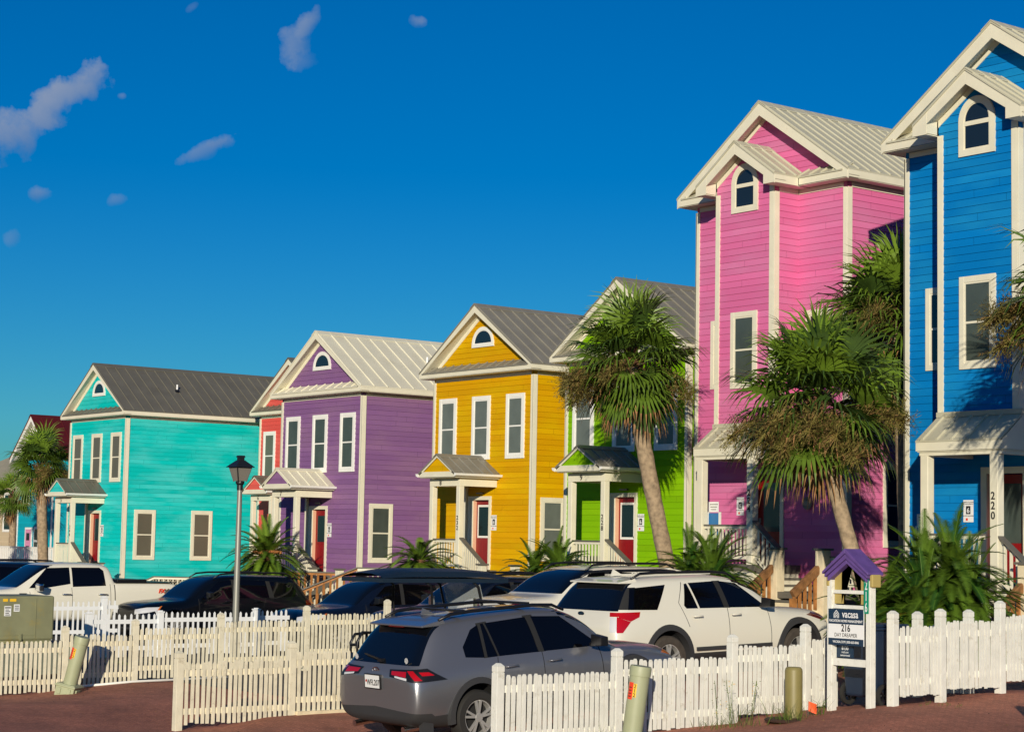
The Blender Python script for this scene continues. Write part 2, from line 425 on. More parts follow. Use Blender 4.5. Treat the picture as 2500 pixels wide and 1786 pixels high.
# ------------------------------------------------------------------ terrain
GP = [(-21.2, 14.3, -2.66), (-21.2, 18.6, -2.30), (-25, 20.7, -2.28), (-25, 26, -2.15), (-45.5, 22.8, -2.67), (-45, 28, -2.5),
      (-38.4, 23.3, -2.55), (-33, 22.8, -2.42), (-30, 23, -2.28), (-31, 13.3, -2.66), (-31, 15.7, -2.50), (-31, 20.5, -2.38),
      (-24.5, 13.1, -2.68), (-24.5, 15, -2.50), (-18, 14, -2.45), (-18, 17.2, -2.22), (-18, 19, -2.08), (-16.5, 19, -1.88),
      (-16.5, 21, -1.80), (-60, 30, -2.6), (-50, 32, -2.4), (-40, 32, -2.15), (-30, 32, -1.95), (-24, 29, -1.7), (0, 0, -2.3),
      (-10, 8, -2.2), (-35, 5, -3.1), (-70, 35, -2.5), (-34.5, 19.7, -2.40), (-28, 17, -2.5), (-36, 17, -2.45), (-52, 22, -2.7), (-14, 12, -2.25)]
def g(x, y):
    sw = sz = 0
    for a, b, c in GP:
        d2 = (x - a) ** 2 + (y - b) ** 2 + .6
        wt = 1 / d2 ** 1.6
        sw += wt; sz += wt * c
    return sz / sw
def axis_vals(lo, hi, fine0, fine1, step, far):
    v = []; x = fine0
    while x <= fine1 + 1e-6: v.append(x); x += step
    s = step; x = fine1
    while x < hi: s *= 1.6; x += s; v.append(min(x, hi))
    s = step; x = fine0
    while x > lo: s *= 1.6; x -= s; v.insert(0, max(x, lo))
    return v
xs = axis_vals(-3000, 3000, -75, 0, .75, 0); ys = axis_vals(-3000, 3000, -2, 42, .75, 0)
tb = MB()
tb.v = [(x, y, g(x, y)) for y in ys for x in xs]
nx = len(xs)
tb.f = [[j * nx + i, j * nx + i + 1, (j + 1) * nx + i + 1, (j + 1) * nx + i] for j in range(len(ys) - 1) for i in range(nx - 1)]
tb.mi = [0] * len(tb.f)
tag(tb.build('brick_street', 'brick_pavers', smooth=True, fixn=False), kind='structure')
def ground_patch(name, mat, poly_fn, x0, x1, y0, y1, st=.5, dz=.004, kind='structure'):
    mb = MB(); nxx = max(1, int((x1 - x0) / st)); nyy = max(1, int((y1 - y0) / st))
    for j in range(nyy + 1):
        for i in range(nxx + 1):
            x = x0 + (x1 - x0) * i / nxx; y = y0 + (y1 - y0) * j / nyy
            # follow the coarse street sheet so the patch never dips under it
            mb.v.append((x, y, street_z(x, y) + dz))
    for j in range(nyy):
        for i in range(nxx):
            mb.f.append([j * (nxx + 1) + i, j * (nxx + 1) + i + 1, (j + 1) * (nxx + 1) + i + 1, (j + 1) * (nxx + 1) + i]); mb.mi.append(0)
    return tag(mb.build(name, mat, smooth=True, fixn=False), kind=kind)
def street_z(x, y):
    import bisect
    i = min(max(bisect.bisect_right(xs, x) - 1, 0), nx - 2); j = min(max(bisect.bisect_right(ys, y) - 1, 0), len(ys) - 2)
    s = (x - xs[i]) / (xs[i + 1] - xs[i]); t = (y - ys[j]) / (ys[j + 1] - ys[j])
    q = lambda a, b: tb.v[b * nx + a][2]
    return max(q(i, j) * (1 - s) * (1 - t) + q(i + 1, j) * s * (1 - t) + q(i, j + 1) * (1 - s) * t + q(i + 1, j + 1) * s * t, q(i, j) + (q(i+1,j)-q(i,j))*s + (q(i+1,j+1)-q(i+1,j))*t if s > t else q(i,j)+(q(i,j+1)-q(i,j))*t+(q(i+1,j+1)-q(i,j+1))*s)
ground_patch('parking_lot', 'asphalt', None, -60, -31.3, 15.6, 30, .75, .012)
ground_patch('parking_row', 'asphalt', None, -31.3, -24.9, 16.4, 30, .75, .012)
ground_patch('planting_bed', 'mulch', None, -80, -16, 30.0, 44, .75, .016)
ground_patch('verge', 'mulch', None, -60, -31.35, 9, 15.6, .75, .012)
# ------------------------------------------------------------------ houses
V = Vector
def frame_front(x0=0, y=0): return (V((x0, y, 0)), V((1, 0, 0)), V((0, -1, 0)))
def frame_side(x=0, y0=0): return (V((x, y0, 0)), V((0, 1, 0)), V((1, 0, 0)))     # right side, faces +X
def frame_left(x=0, y0=0): return (V((x, y0, 0)), V((0, 1, 0)), V((-1, 0, 0)))
def siding(mb, F, a0, a1, z0, z1, holes=(), lim=None, t=.016, zref=0.0):
    O, u, n = F
    zs = {z0, z1}
    k = math.floor((z0 - zref) / PITCHZ) + 1
    while zref + k * PITCHZ < z1: zs.add(zref + k * PITCHZ); k += 1
    for h in holes:
        for z in h[2:4]:
            if z0 < z < z1: zs.add(z)
    zs = sorted(zs)
    def P(a, b, z): return O + u * a + n * b + V((0, 0, z))
    for zb, zt in zip(zs, zs[1:]):
        if zt - zb < 1e-5: continue
        c = zref + math.floor((zb - zref) / PITCHZ + 1e-6) * PITCHZ
        ob = t * (1 - (zb - c) / PITCHZ) + .002; ot = t * (1 - min(1, (zt - c) / PITCHZ)) + .002
        lo_b, hi_b = lim(zb) if lim else (a0, a1); lo_t, hi_t = lim(zt) if lim else (a0, a1)
        segs = [(lo_b, hi_b, lo_t, hi_t)]
        zm = (zb + zt) / 2
        for h in holes:
            if h[2] < zm < h[3]:
                ns = []
                for s in segs:
                    if h[1] <= s[0] or h[0] >= s[1]: ns.append(s); continue
                    if h[0] > s[0]: ns.append((s[0], h[0], s[2], h[0]))
                    if h[1] < s[1]: ns.append((h[1], s[1], h[1], s[3]))
                segs = ns
        for s in segs:
            mb.quad(P(s[0], ob, zb), P(s[1], ob, zb), P(s[3], ot, zt), P(s[2], ot, zt))
            if abs(zb - c) < 1e-4: mb.quad(P(s[0], .0, zb), P(s[1], .0, zb), P(s[1], ob, zb), P(s[0], ob, zb))
def window(parent, F, a0, a1, z0, z1, pane='pane_grey', trim='white_paint', cw=.115, screen=True, name='window'):
    """outer casing a0..a1, z0..z1; a sash set back inside it; a pane behind the sash"""
    mb = MB()
    mb.fbox(F, a0, a0 + cw, 0, .045, z0, z1); mb.fbox(F, a1 - cw, a1, 0, .045, z0, z1)
    mb.fbox(F, a0 + cw, a1 - cw, 0, .043, z1 - cw, z1); mb.fbox(F, a0 + cw, a1 - cw, 0, .047, z0, z0 + cw)
    wn = mb.build(name, trim, parent, bevel=.004)
    i0, i1, j0, j1 = a0 + cw, a1 - cw, z0 + cw, z1 - cw
    s = .035; zm = (j0 + j1) / 2
    sb = MB()
    sb.fbox(F, i0, i0 + s, .0, .034, j0, j1); sb.fbox(F, i1 - s, i1, .0, .034, j0, j1)
    sb.fbox(F, i0 + s, i1 - s, 0, .033, j1 - s, j1); sb.fbox(F, i0 + s, i1 - s, 0, .033, j0, j0 + s * 1.3)
    sb.fbox(F, i0 + s, i1 - s, 0, .031, zm - .022, zm + .022)
    sb.build('sash', trim, wn)
    pb = MB(); pb.fbox(F, i0 + s, i1 - s, 0, .026, zm + .022, j1 - s); pb.fbox(F, i0 + s, i1 - s, 0, .021, j0 + s * 1.3, zm - .022)
    pb.build('pane', pane, wn)
    return wn
def arch_window(parent, F, ac, w, z0, zs, ztop, trim='white_paint', cw=.10, split=False, pane='pane_dark'):
    """round-headed window: straight from z0 to zs, then an arch up to ztop"""
    O, u, n = F
    def P(a, b, z): return O + u * a + n * b + V((0, 0, z))
    def outline(hw, zb, zspring, top, k=18):
        pts = [(-hw, zb), (hw, zb)]
        for i in range(k + 1):
            t = PI * i / k; pts.append((hw * math.cos(t), zspring + (top - zspring) * math.sin(t)))
        return pts
    def ring(mb, A, B, b0, b1):
        nA = len(A)
        Vs = [P(ac + a, b1, z) for a, z in A] + [P(ac + a, b1, z) for a, z in B] + [P(ac + a, b0, z) for a, z in A] + [P(ac + a, b0, z) for a, z in B]
        fs = []
        for i in range(nA):
            j = (i + 1) % nA
            fs += [(i, j, nA + j, nA + i), (i, j, 2 * nA + j, 2 * nA + i), (nA + i, nA + j, 3 * nA + j, 3 * nA + i)]
        mb.add(Vs, fs)
    hw = w / 2
    A = outline(hw, z0, zs, ztop); B = outline(hw - cw, z0 + cw, max(zs, z0 + cw + .002), ztop - cw)
    mb = MB(); ring(mb, A, B, 0, .05); wn = mb.build('window', trim, parent)
    Cc = outline(hw - cw - .02, z0 + cw + .02, max(zs, z0 + cw + .022), ztop - cw - .02)
    sb = MB(); ring(sb, B, Cc, 0, .036)
    if split: sb.fbox(F, ac - hw + cw, ac + hw - cw, .0, .041, zs - .10, zs - .01)
    sb.build('sash', trim, wn)
    pb = MB(); pb.add([P(ac + a, .024, z) for a, z in Cc], [tuple(range(len(Cc)))]); pb.build('pane', pane, wn, fixn=False)
    return wn
def plank_box(mb, x0, x1, y0, y1, z0, z1, mi=0): mb.box(x0, x1, y0, y1, z0, z1, mi)
def gable_roof(parent, mat, cx, hw, y0, y1, ze, m, rib=.42, ribh=.028, capw=.20, label=None, th=.035, name='roof'):
    """roof skin, ridge along Y. ze = top of skin at the eave edge (|x-cx| = hw)"""
    mb = MB(); zr = ze + hw * m
    for s in (-1, 1):
        E = [V((cx + s * hw, y0, ze)), V((cx + s * hw, y1, ze)), V((cx, y1, zr)), V((cx, y0, zr))]
        mb.prism(E, (0, 0, -th))
        y = y0 + .03; d = V((-s, 0, m)).normalized()
        nrm = V((s * m, 0, 1)).normalized()
        L = math.hypot(hw, hw * m)
        while y < y1 - .02:
            p = V((cx + s * hw, y, ze)); q = V((cx, y, zr))
            mb.prism([p + V((0, -.022, 0)), p + V((0, .022, 0)), p + nrm * ribh + V((0, .010, 0)), p + nrm * ribh + V((0, -.010, 0))], q - p)
            y += rib
        # ridge cap
        p = V((cx, 0, zr + .03)); q = p + V((s * capw, 0, -m * capw))
        mb.prism([(p.x, y0 - .01, p.z), (q.x, y0 - .01, q.z), (q.x, y0 - .01, q.z - .02), (p.x, y0 - .01, p.z - .02)], (0, y1 - y0 + .02, 0))
    return mb.build(name, mat, parent, fixn=True, label=label)
def gable_front_trim(parent, cx, hw, yf, ov, ze, m, fas=.125, side_len=None, rake=.17, y1=None, trim='cream', pent=None, frieze=True, returns=None, wallhw=None, name='gable_trim', zwall=None):
    """rake boards, soffits, fascias of a front gable. front overhang plane at yf-ov"""
    mb = MB(); yo = yf - ov; zr = ze + hw * m
    for s in (-1, 1):
        # rake board on the overhang plane (2 cm thick, just under the roof skin)
        a = V((cx + s * hw, yo, ze - .036)); b = V((cx, yo, zr - .036))
        mb.prism([a, b, b + V((0, 0, -rake * 1.25)), a + V((0, 0, -.215 if pent is None else -.09))], (0, .022, 0))
        # sloping soffit behind the rake
        w2 = wallhw or (hw - ov)
        p0 = V((cx + s * hw, yo + .022, ze - .036 - .11)); q0 = V((cx, yo + .022, zr - .036 - .11))
        mb.prism([p0, q0, q0 + V((0, 0, -.015)), p0 + V((0, 0, -.015))], (0, ov - .022, 0))
        if frieze:
            # frieze board on the wall
            zt = lambda x: zr - .162 - abs(x - cx) * m
            x0_, x1_ = cx, cx + s * w2
            mb.prism([(x0_, yf - .028, zt(x0_)), (x1_, yf - .028, zt(x1_)), (x1_, yf - .028, zt(x1_) - .14), (x0_, yf - .028, zt(x0_) - .14)], (0, .026, 0))
    return mb
def cottage(name, label, X1, Yf, zf, color, roofc, depth=11.0, porch=True, trim='cream', winpane='pane_grey', number='5', street_no=None, ov=.31, arch=True, rib=.42, porchroof=None, side_wins=((.32, 1.21, .36, 2.21),), group='narrow gabled houses in the row', vent=None):
    W = 4.85; ZW = 5.68; m = .686; base = -.42
    h = thing(name, label, 'house', (X1, Yf, zf), group=group)
    Ff = frame_front(); Fs = frame_side()
    holes = [(-2.76, -1.97, 0.0, 2.09)]
    mb = MB()
    siding(mb, Ff, -W, 0, base, ZW, holes)
    # gable
    zr = ZW + .16 + (W / 2 + .34) * m
    def lim(z):
        hw = max(0.0, (zr - .17 - z) / m)
        hw = min(hw, W / 2)
        return (-W / 2 - hw, -W / 2 + hw)
    siding(mb, Ff, -W, 0, ZW + .34, zr - .19, lim=lim)
    siding(mb, Fs, 0, depth, base, ZW)
    siding(mb, frame_left(-W), 0, depth, base, ZW)
    mb.build('siding', color, h, fixn=False)
    # solid core behind the boards
    cb = MB(); cb.box(-W + .01, -.01, .30, depth, base, ZW); cb.box(-W + .01, -2.78, .004, .30, base, ZW); cb.box(-1.95, -.01, .004, .30, base, ZW); cb.box(-2.78, -1.95, .004, .30, 2.1, ZW); cb.box(-2.78, -1.95, .004, .30, base, -.002)
    cb.prism([(-W + .02, .02, ZW), (-.02, .02, ZW), (-W / 2, .02, zr - .2)], (0, depth - .04, 0))
    cb.build('wall_core', color, h)
    t = MB()
    for x0 in (-W - .02, -.09): t.box(x0, x0 + .11, -.035, .0, base, ZW - .10)
    t.box(0.0, .035, -.035, .115, base, ZW - .10); t.box(0, .035, depth - .12, depth, base, ZW - .1)
    t.box(-W - .035, -W, -.035, .115, base, ZW - .10)
    t.box(-W + .09, -.09, -.03, .0, ZW - .105, ZW - .012); t.box(0, .03, .115, depth - .12, ZW - .105, ZW - .012)
    t.build('corner_board', trim, h, bevel=.004)
    # roof and eaves
    hw = W / 2 + .34; cx = -W / 2; ze = ZW + .185
    roof = gable_roof(h, roofc, cx, hw, -ov - .02, depth + .25, ze, m, rib=rib)
    if vent:
        vb = MB(); vx, vy, dk = vent; vz = ze + (hw - (vx - cx)) * m
        vb.lathe([(.035, vz - .05), (.035, vz + .24)], 12, at=(vx, vy, 0)); vb.build('roof_vent', 'vinyl', roof)
        vb = MB(); vb.lathe([(.15, vz - .07), (.055, vz + .05)], 12, at=(vx, vy, 0)); vb.build('roof_flashing', dk, roof)
    gt = gable_front_trim(h, cx, hw, 0, ov, ze, m, pent=True, wallhw=W / 2)
    # side eave fascias and flat soffits
    for s in (-1, 1):
        xe = cx + s * hw
        gt.box(min(xe, xe - s * .022), max(xe, xe - s * .022), -ov + .024, depth + .22, ZW + .018, ZW + .148)
        gt.box(min(cx + s * W / 2, xe - s * .022), max(cx + s * W / 2, xe - s * .022), 0, depth + .22, ZW, ZW + .016)
    # front fascia and soffit under the pent
    gt.box(cx - hw + .003, cx + hw - .003, -ov - .004, -ov - .0005, ZW + .018, ZW + .150)
    gt.box(cx - hw + .022, cx + hw - .022, -ov + .022, -.0, ZW + .001, ZW + .017)
    gt.build('gable_trim', trim, h, bevel=.003)
    # pent roof across the foot of the gable
    pr = MB()
    pl = [V((cx - hw + .16, -ov - .03, ZW + .165)), V((cx + hw - .16, -ov - .03, ZW + .165)), V((cx + hw - .62, -.018, ZW + .36)), V((cx - hw + .62, -.018, ZW + .36))]
    pr.prism(pl, (0, 0, -.03))
    x = cx - hw + .5
    while x < cx + hw - .5:
        pr.prism([(x - .02, -ov - .03, ZW + .165), (x + .02, -ov - .03, ZW + .165), (x + .008, -ov - .03, ZW + .2), (x - .008, -ov - .03, ZW + .2)], (0, ov, .195)); x += rib
    pr.build('pent_roof', roofc, h)
    if arch: arch_window(h, Ff, cx, 1.06, ZW + .84, ZW + .90, ZW + 1.44, pane='pane_dark')
    wt = trim if color == 'turquoise' else 'white_paint'
    for a0, a1 in ((-4.55, -3.67), (-2.89, -2.0), (-1.24, -.37)):
        window(h, Ff, a0, a1, 3.2, 5.07, winpane, wt)
    for a0, a1, z0, z1 in side_wins: window(h, Fs, a0, a1, z0, z1, winpane, trim if color in ('turquoise',) else 'cream')
    # door: casing, jamb, leaf with tall light
    d = MB()
    d.fbox(Ff, -2.98, -2.87, 0, .045, 0, 2.13); d.fbox(Ff, -1.97 + .0, -1.87, 0, .045, 0, 2.13); d.fbox(Ff, -2.87, -1.97, 0, .043, 2.02, 2.13)
    d.fbox(Ff, -2.87, -2.76, .0, .03, 0, 2.02)
    dr = d.build('front_door', trim if color != 'purple' else 'cream', h, bevel=.003)
    j = MB(); j.box(-2.76, -2.735, -.0, .17, 0, 2.03); j.box(-1.995, -1.97, 0, .17, 0, 2.03); j.box(-2.735, -1.995, 0, .17, 2.03, 2.055)
    j.build('jamb', 'jamb', dr)
    lf = MB(); lf.box(-2.735, -1.995, .10, .145, .02, 2.03)
    for px in (-2.62, -2.32): lf.box(px, px + .22, .092, .10, .18, .80)
    lf.build('door_leaf', 'door_red_dull' if color == 'yellow' else 'door_red', dr, bevel=.004)
    gl = MB(); gl.box(-2.66, -2.08, .088, .10, .92, 1.88); gl.build('door_frame', 'white_paint' if color in ('yellow', 'green') else 'door_red', dr)
    gl = MB(); gl.box(-2.60, -2.14, .083, .0875, .98, 1.82); gl.build('door_light', 'pane_dark', dr)
    hd = MB(); hd.lathe([(.028, .03), (.034, .06), (.012, .075)], 10, 'y', at=(-2.05, -.0, .98)); hd.tube([(-2.05, .09, .98), (-2.05, .04, .98)], .012); hd.tube([(-2.07, .07, 1.14), (-2.03, .07, 1.14)], .02); hd.build('door_handle', 'black', dr)
    lt = MB(); lt.box(-2.52, -2.22, -.10, -.02, 2.20, 2.225); lt.tube([(-2.52, -.06, 2.215), (-2.22, -.06, 2.215)], .025); lt.build('porch_lamp', 'steel', h)
    if porch: add_porch(h, color, porchroof or roofc, trim, number, street_no)
    return h
def add_porch(h, color, roofc, trim, number, street_no):
    PX0, PX1, PD = -3.10, -1.62, 1.35       # beam outer faces and projection
    zb0, zb1 = 2.38, 2.60
    b = MB()
    b.box(PX0, PX1, -PD, -PD + .15, zb0, zb1); b.box(PX1 - .15, PX1, -PD + .15, -.018, zb0, zb1 - .001); b.box(PX0, PX0 + .15, -PD + .15, -.018, zb0, zb1 - .001)
    bm_ = b.build('porch_beam', trim, h, bevel=.004)
    F = (V((0, -PD, 0)), V((1, 0, 0)), V((0, -1, 0)))
    text_mb(number, .20, F, (PX0 + PX1) / 2 - .2, zb0 + .035, bold=.004).build('house_number', 'ink', bm_)
    for px in (PX0, PX1 - .165):
        p = MB(); p.box(px, px + .165, -PD, -PD + .165, -.12, zb0)
        po = p.build('porch_post', trim, h, bevel=.012)
        if street_no and px != PX0:
            Fp = (V((px + .082, -PD, 0)), V((1, 0, 0)), V((0, -1, 0)))
            tm = MB()
            for i, ch in enumerate(street_no): text_mb(ch, .17, Fp, 0, 1.42 - i * .145, mb=tm, bold=.003)
            tm.build('street_number', 'ink', po)
    hp = MB(); hp.box(PX0, PX0 + .09, -.11, -.018, -.05, zb0); hp.build('wall_post', trim, h)
    cxp = (PX0 + PX1) / 2; hwp = .90; y0 = -PD - .30; ze = 2.74; m = .60
    pr = gable_roof(h, roofc, cxp, hwp, y0 - .02, -.012, ze, m, rib=.34, capw=.14, name='porch_roof', th=.025)
    gf = MB()
    zrp = ze + hwp * m
    gf.prism([(cxp - hwp + .10, y0 + .05, ze + .02), (cxp + hwp - .10, y0 + .05, ze + .02), (cxp, y0 + .05, zrp - .06)], (0, .03, 0))
    gf.build('porch_gable', color, h)
    tr = MB()
    tr.box(cxp - hwp + .03, cxp + hwp - .03, y0, y0 + .04, ze - .105, ze + .045)
    for s in (-1, 1):
        a = V((cxp + s * hwp, y0, ze - .027)); c = V((cxp, y0, zrp - .027))
        tr.prism([a, c, c + V((0, 0, -.055)), a + V((0, 0, -.055))], (0, .025, 0))
    tr.box(cxp - hwp + .03, cxp + hwp - .03, y0 + .04, -.02, ze - .125, ze - .108)
    tr.build('porch_fascia', trim if color in ('turquoise',) else 'cream', h, bevel=.003)
    for s in (-1, 1):
        gu = MB(); x = cxp + s * hwp
        gu.prism([(x, y0 - .03, ze - .10), (x + s * .09, y0 - .03, ze - .07), (x + s * .11, y0 - .03, ze - .005), (x, y0 - .03, ze - .005)], (0, -y0 + .01, 0))
        gu.build('gutter', 'white_paint', h)
def rail(parent, p0, p1, cap='grey_cap', bal='cream', hgt=.86, step=.115, capw=.12, name='railing', drop=.78, bw=.035):
    """sloping or level rail: p0,p1 are the top-of-rail ends; balusters hang down 'drop'"""
    p0, p1 = V(p0), V(p1)
    mb = MB(); mb.bar(p0, p1, capw, .035)
    rl = mb.build(name, cap, parent)
    b = MB(); dn = V((0, 0, -.05)); b.bar(p0 + dn, p1 + dn, .045, .07); b.bar(p0 + V((0, 0, -drop)), p1 + V((0, 0, -drop)), .045, .07)
    n = max(2, int((p1 - p0).length / step)); 
    for i in range(1, n):
        q = p0.lerp(p1, i / n); b.box(q.x - bw / 2, q.x + bw / 2, q.y - bw / 2, q.y + bw / 2, q.z - drop, q.z - .05)
    b.build('baluster', bal, rl)
    return rl
def porch_steps(name, label, X1, Yf, zf, depth_low, bal='cream', landing=True, brown=False, newel=(.85, 2.35), deckfront=True, trim='cream', flight2=True):
    """deck under the porch, a short flight to the right onto a landing with newels, a second flight toward the street"""
    s = thing(name, label, 'porch steps', (X1, Yf, zf), group='front porches and steps of the row')
    d = MB(); d.box(-3.15, -1.55, -1.40, -.035, -.16, -.012); d.build('deck', 'grey_cap', s)
    k = MB(); k.box(-3.10, -1.62, -1.37, -1.33, -depth_low, -.16); k.build('deck_skirt', trim, s)
    if deckfront: rail(s, (-2.93, -1.27, .86), (-1.79, -1.27, .86), bal=trim, drop=.74)
    x0, x1 = -1.55, -1.55 + 1.05; zl = -depth_low * .55
    st = MB(); n = 4
    for i in range(n):
        zt = -.012 - (i + 1) * (-zl) / n; st.box(x0 + i * 1.05 / n, x0 + (i + 1) * 1.05 / n + .03, -1.30, -.10, zt - .045, zt)
    st.build('tread', 'grey_cap', s)
    rs = MB()
    for i in range(n):
        zt = -.012 - (i + 1) * (-zl) / n; rs.box(x0 + i * 1.05 / n + .02, x0 + (i + 1) * 1.05 / n, -1.28, -.12, -depth_low, zt - .046)
    rs.build('riser', trim, s)
    rail(s, (-1.60, -1.27, .90), (x1 - .02, -1.27, .90 + zl), bal=trim, drop=.76, capw=.15)
    if landing:
        xa, xb = x1, x1 + newel[1] - newel[0]
        lb = MB(); lb.box(xa, xb, -1.5, -.15, zl - .15, zl - .01); lb.build('landing', 'grey_cap', s)
        for x in (xa, xb):
            nb = MB(); nb.box(x, x + .19, -1.5, -1.31, -depth_low - .1, zl + .86); no = nb.build('newel', trim, s, bevel=.006)
            nc = MB(); nc.box(x - .04, x + .23, -1.54, -1.27, zl + .86, zl + .91); nc.build('newel_cap', 'grey_cap', no)
        if flight2:
            for x in (xa + .05, xb + .05):
                hb = MB(); hb.bar((x, -1.5, zl + .62), (x, -2.7, zl + .62 - .72), .09, .14); ho = hb.build('handrail', 'wood_dark' if brown else 'grey_cap', s)
                bb = MB()
                for i in range(6):
                    y = -1.62 - i * .2; z = zl + .55 - (i * .2 + .12) * .6; bb.box(x - .025, x + .025, y - .025, y + .025, z - .62, z)
                bb.build('baluster', 'wood_brown' if brown else trim, ho)
            sb = MB()
            for i in range(4): sb.box(xa + .1, xb + .05, -1.5 - (i + 1) * .3, -1.5 - i * .3 + .02, zl - .01 - (i + 1) * .16 - .04, zl - .01 - (i + 1) * .16)
            sb.build('lower_tread', 'grey_cap', s)
    return s
def plaque(X, Yf, z, digit='6'):
    p = thing('wall_sign', 'x', 'sign', (X, Yf - .022, z), group='white occupancy plaques beside the doors')
    F = frame_front()
    b = MB(); b.fbox(F, -.125, .125, 0, .008, -.22, .22); b.build('plate', 'sign_white', p, bevel=.02)
    t = MB(); t.fbox(F, -.055, .055, .009, .0105, -.06, .10); t.build('number_block', 'ink', p)
    text_mb(digit, .145, F, 0, -.035, b=.0115, depth=.0005, bold=.002).build('digit', 'sign_white', p)
    tm = MB()
    text_mb('MAXIMUM OCCUPANCY', .026, F, 0, .165, b=.0095, depth=.0005, mb=tm, bold=.0008); text_mb('OF THIS PROPERTY IS', .026, F, 0, .13, b=.0095, depth=.0005, mb=tm, bold=.0008)
    text_mb('NO PETS ALLOWED', .03, F, 0, -.105, b=.0095, depth=.0005, mb=tm, bold=.0008)
    tm.build('lettering', 'ink', p)
    e = MB(); e.fbox(F, -.06, -.01, .009, .0105, -.19, -.14); e.build('emblem', 'tag_red', p)
    return p

SIDEW_T = ((.42, 1.31, .30, 2.17), (2.82, 3.73, .30, 2.19))
H = {}
H['T'] = cottage('turquoise_house', 'turquoise two storey house with a grey metal roof and two tall side windows', -66.4, 33.0, -1.115, 'turquoise', 'roof_grey', number='5', street_no='244', winpane='pane_taupe', side_wins=SIDEW_T, vent=(-1.05, 2.6, 'black'))
H['S'] = cottage('salmon_house', 'salmon red house squeezed between the turquoise and the purple house', -60.25, 38.0, -.93, 'salmon', 'roof_grey', number='6', winpane='pane_taupe')
H['P'] = cottage('purple_house', 'purple two storey house under a cream white ribbed metal roof', -50.95, 33.4, -1.0, 'purple', 'roof_cream', number='7', winpane='pane_green', rib=.50, vent=(-1.1, 3.2, 'roof_cream'), porchroof='roof_cream', side_wins=((.32, 1.21, .36, 2.21),))
H['Y'] = cottage('yellow_house', 'yellow two storey house with a grey metal roof between purple and green', -43.2, 34.1, -.73, 'yellow', 'roof_grey_light', number='8', street_no='232', winpane='pane_grey', ov=.36, side_wins=((.30, 1.19, .29, 2.09),))
H['G'] = cottage('green_house', 'lime green house partly hidden behind a leaning palm', -36.0, 33.4, -.72, 'green', 'roof_grey_light', number='9', street_no='228', winpane='pane_grey', ov=.36)
for k_, (x, y, z) in (('T', (-66.4 - 1.72, 33.0, -1.115 + 1.36)), ('P', (-50.95 - 1.72, 33.4, -1.0 + 1.36)), ('Y', (-43.2 - 1.72, 34.1, -.73 + 1.36)), ('G', (-36.0 - 1.72, 33.4, -.72 + 1.36))):
    plaque(x, y, z)['label'] = {'T': 'white plaque beside the door of the turquoise house', 'P': 'white plaque beside the door of the purple house',
        'Y': 'white plaque beside the door of the yellow house', 'G': 'white plaque beside the door of the green house'}[k_]
lt = MB(); lt.box(-66.38, -66.36, 33.05, 44, -1.115 - 1.4, -1.115 - .43)
# lattice skirt under the turquoise house (its part)
lb = MB()
for i in range(90):
    y = i * .12
    for s in (1, -1):
        lb.bar((.005, y, -1.3), (.005, y + s * .88, -.43), .008, .03, up=(1, 0, 0))
lb.build('lattice_skirt', 'lattice', H['T'])
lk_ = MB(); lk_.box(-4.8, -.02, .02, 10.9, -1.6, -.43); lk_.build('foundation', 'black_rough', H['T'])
for k_ in 'SPYG':
    fb = MB(); fb.box(-4.80, -.03, .03, 10.9, -2.2, -.41); fb.build('foundation', 'concrete', H[k_])

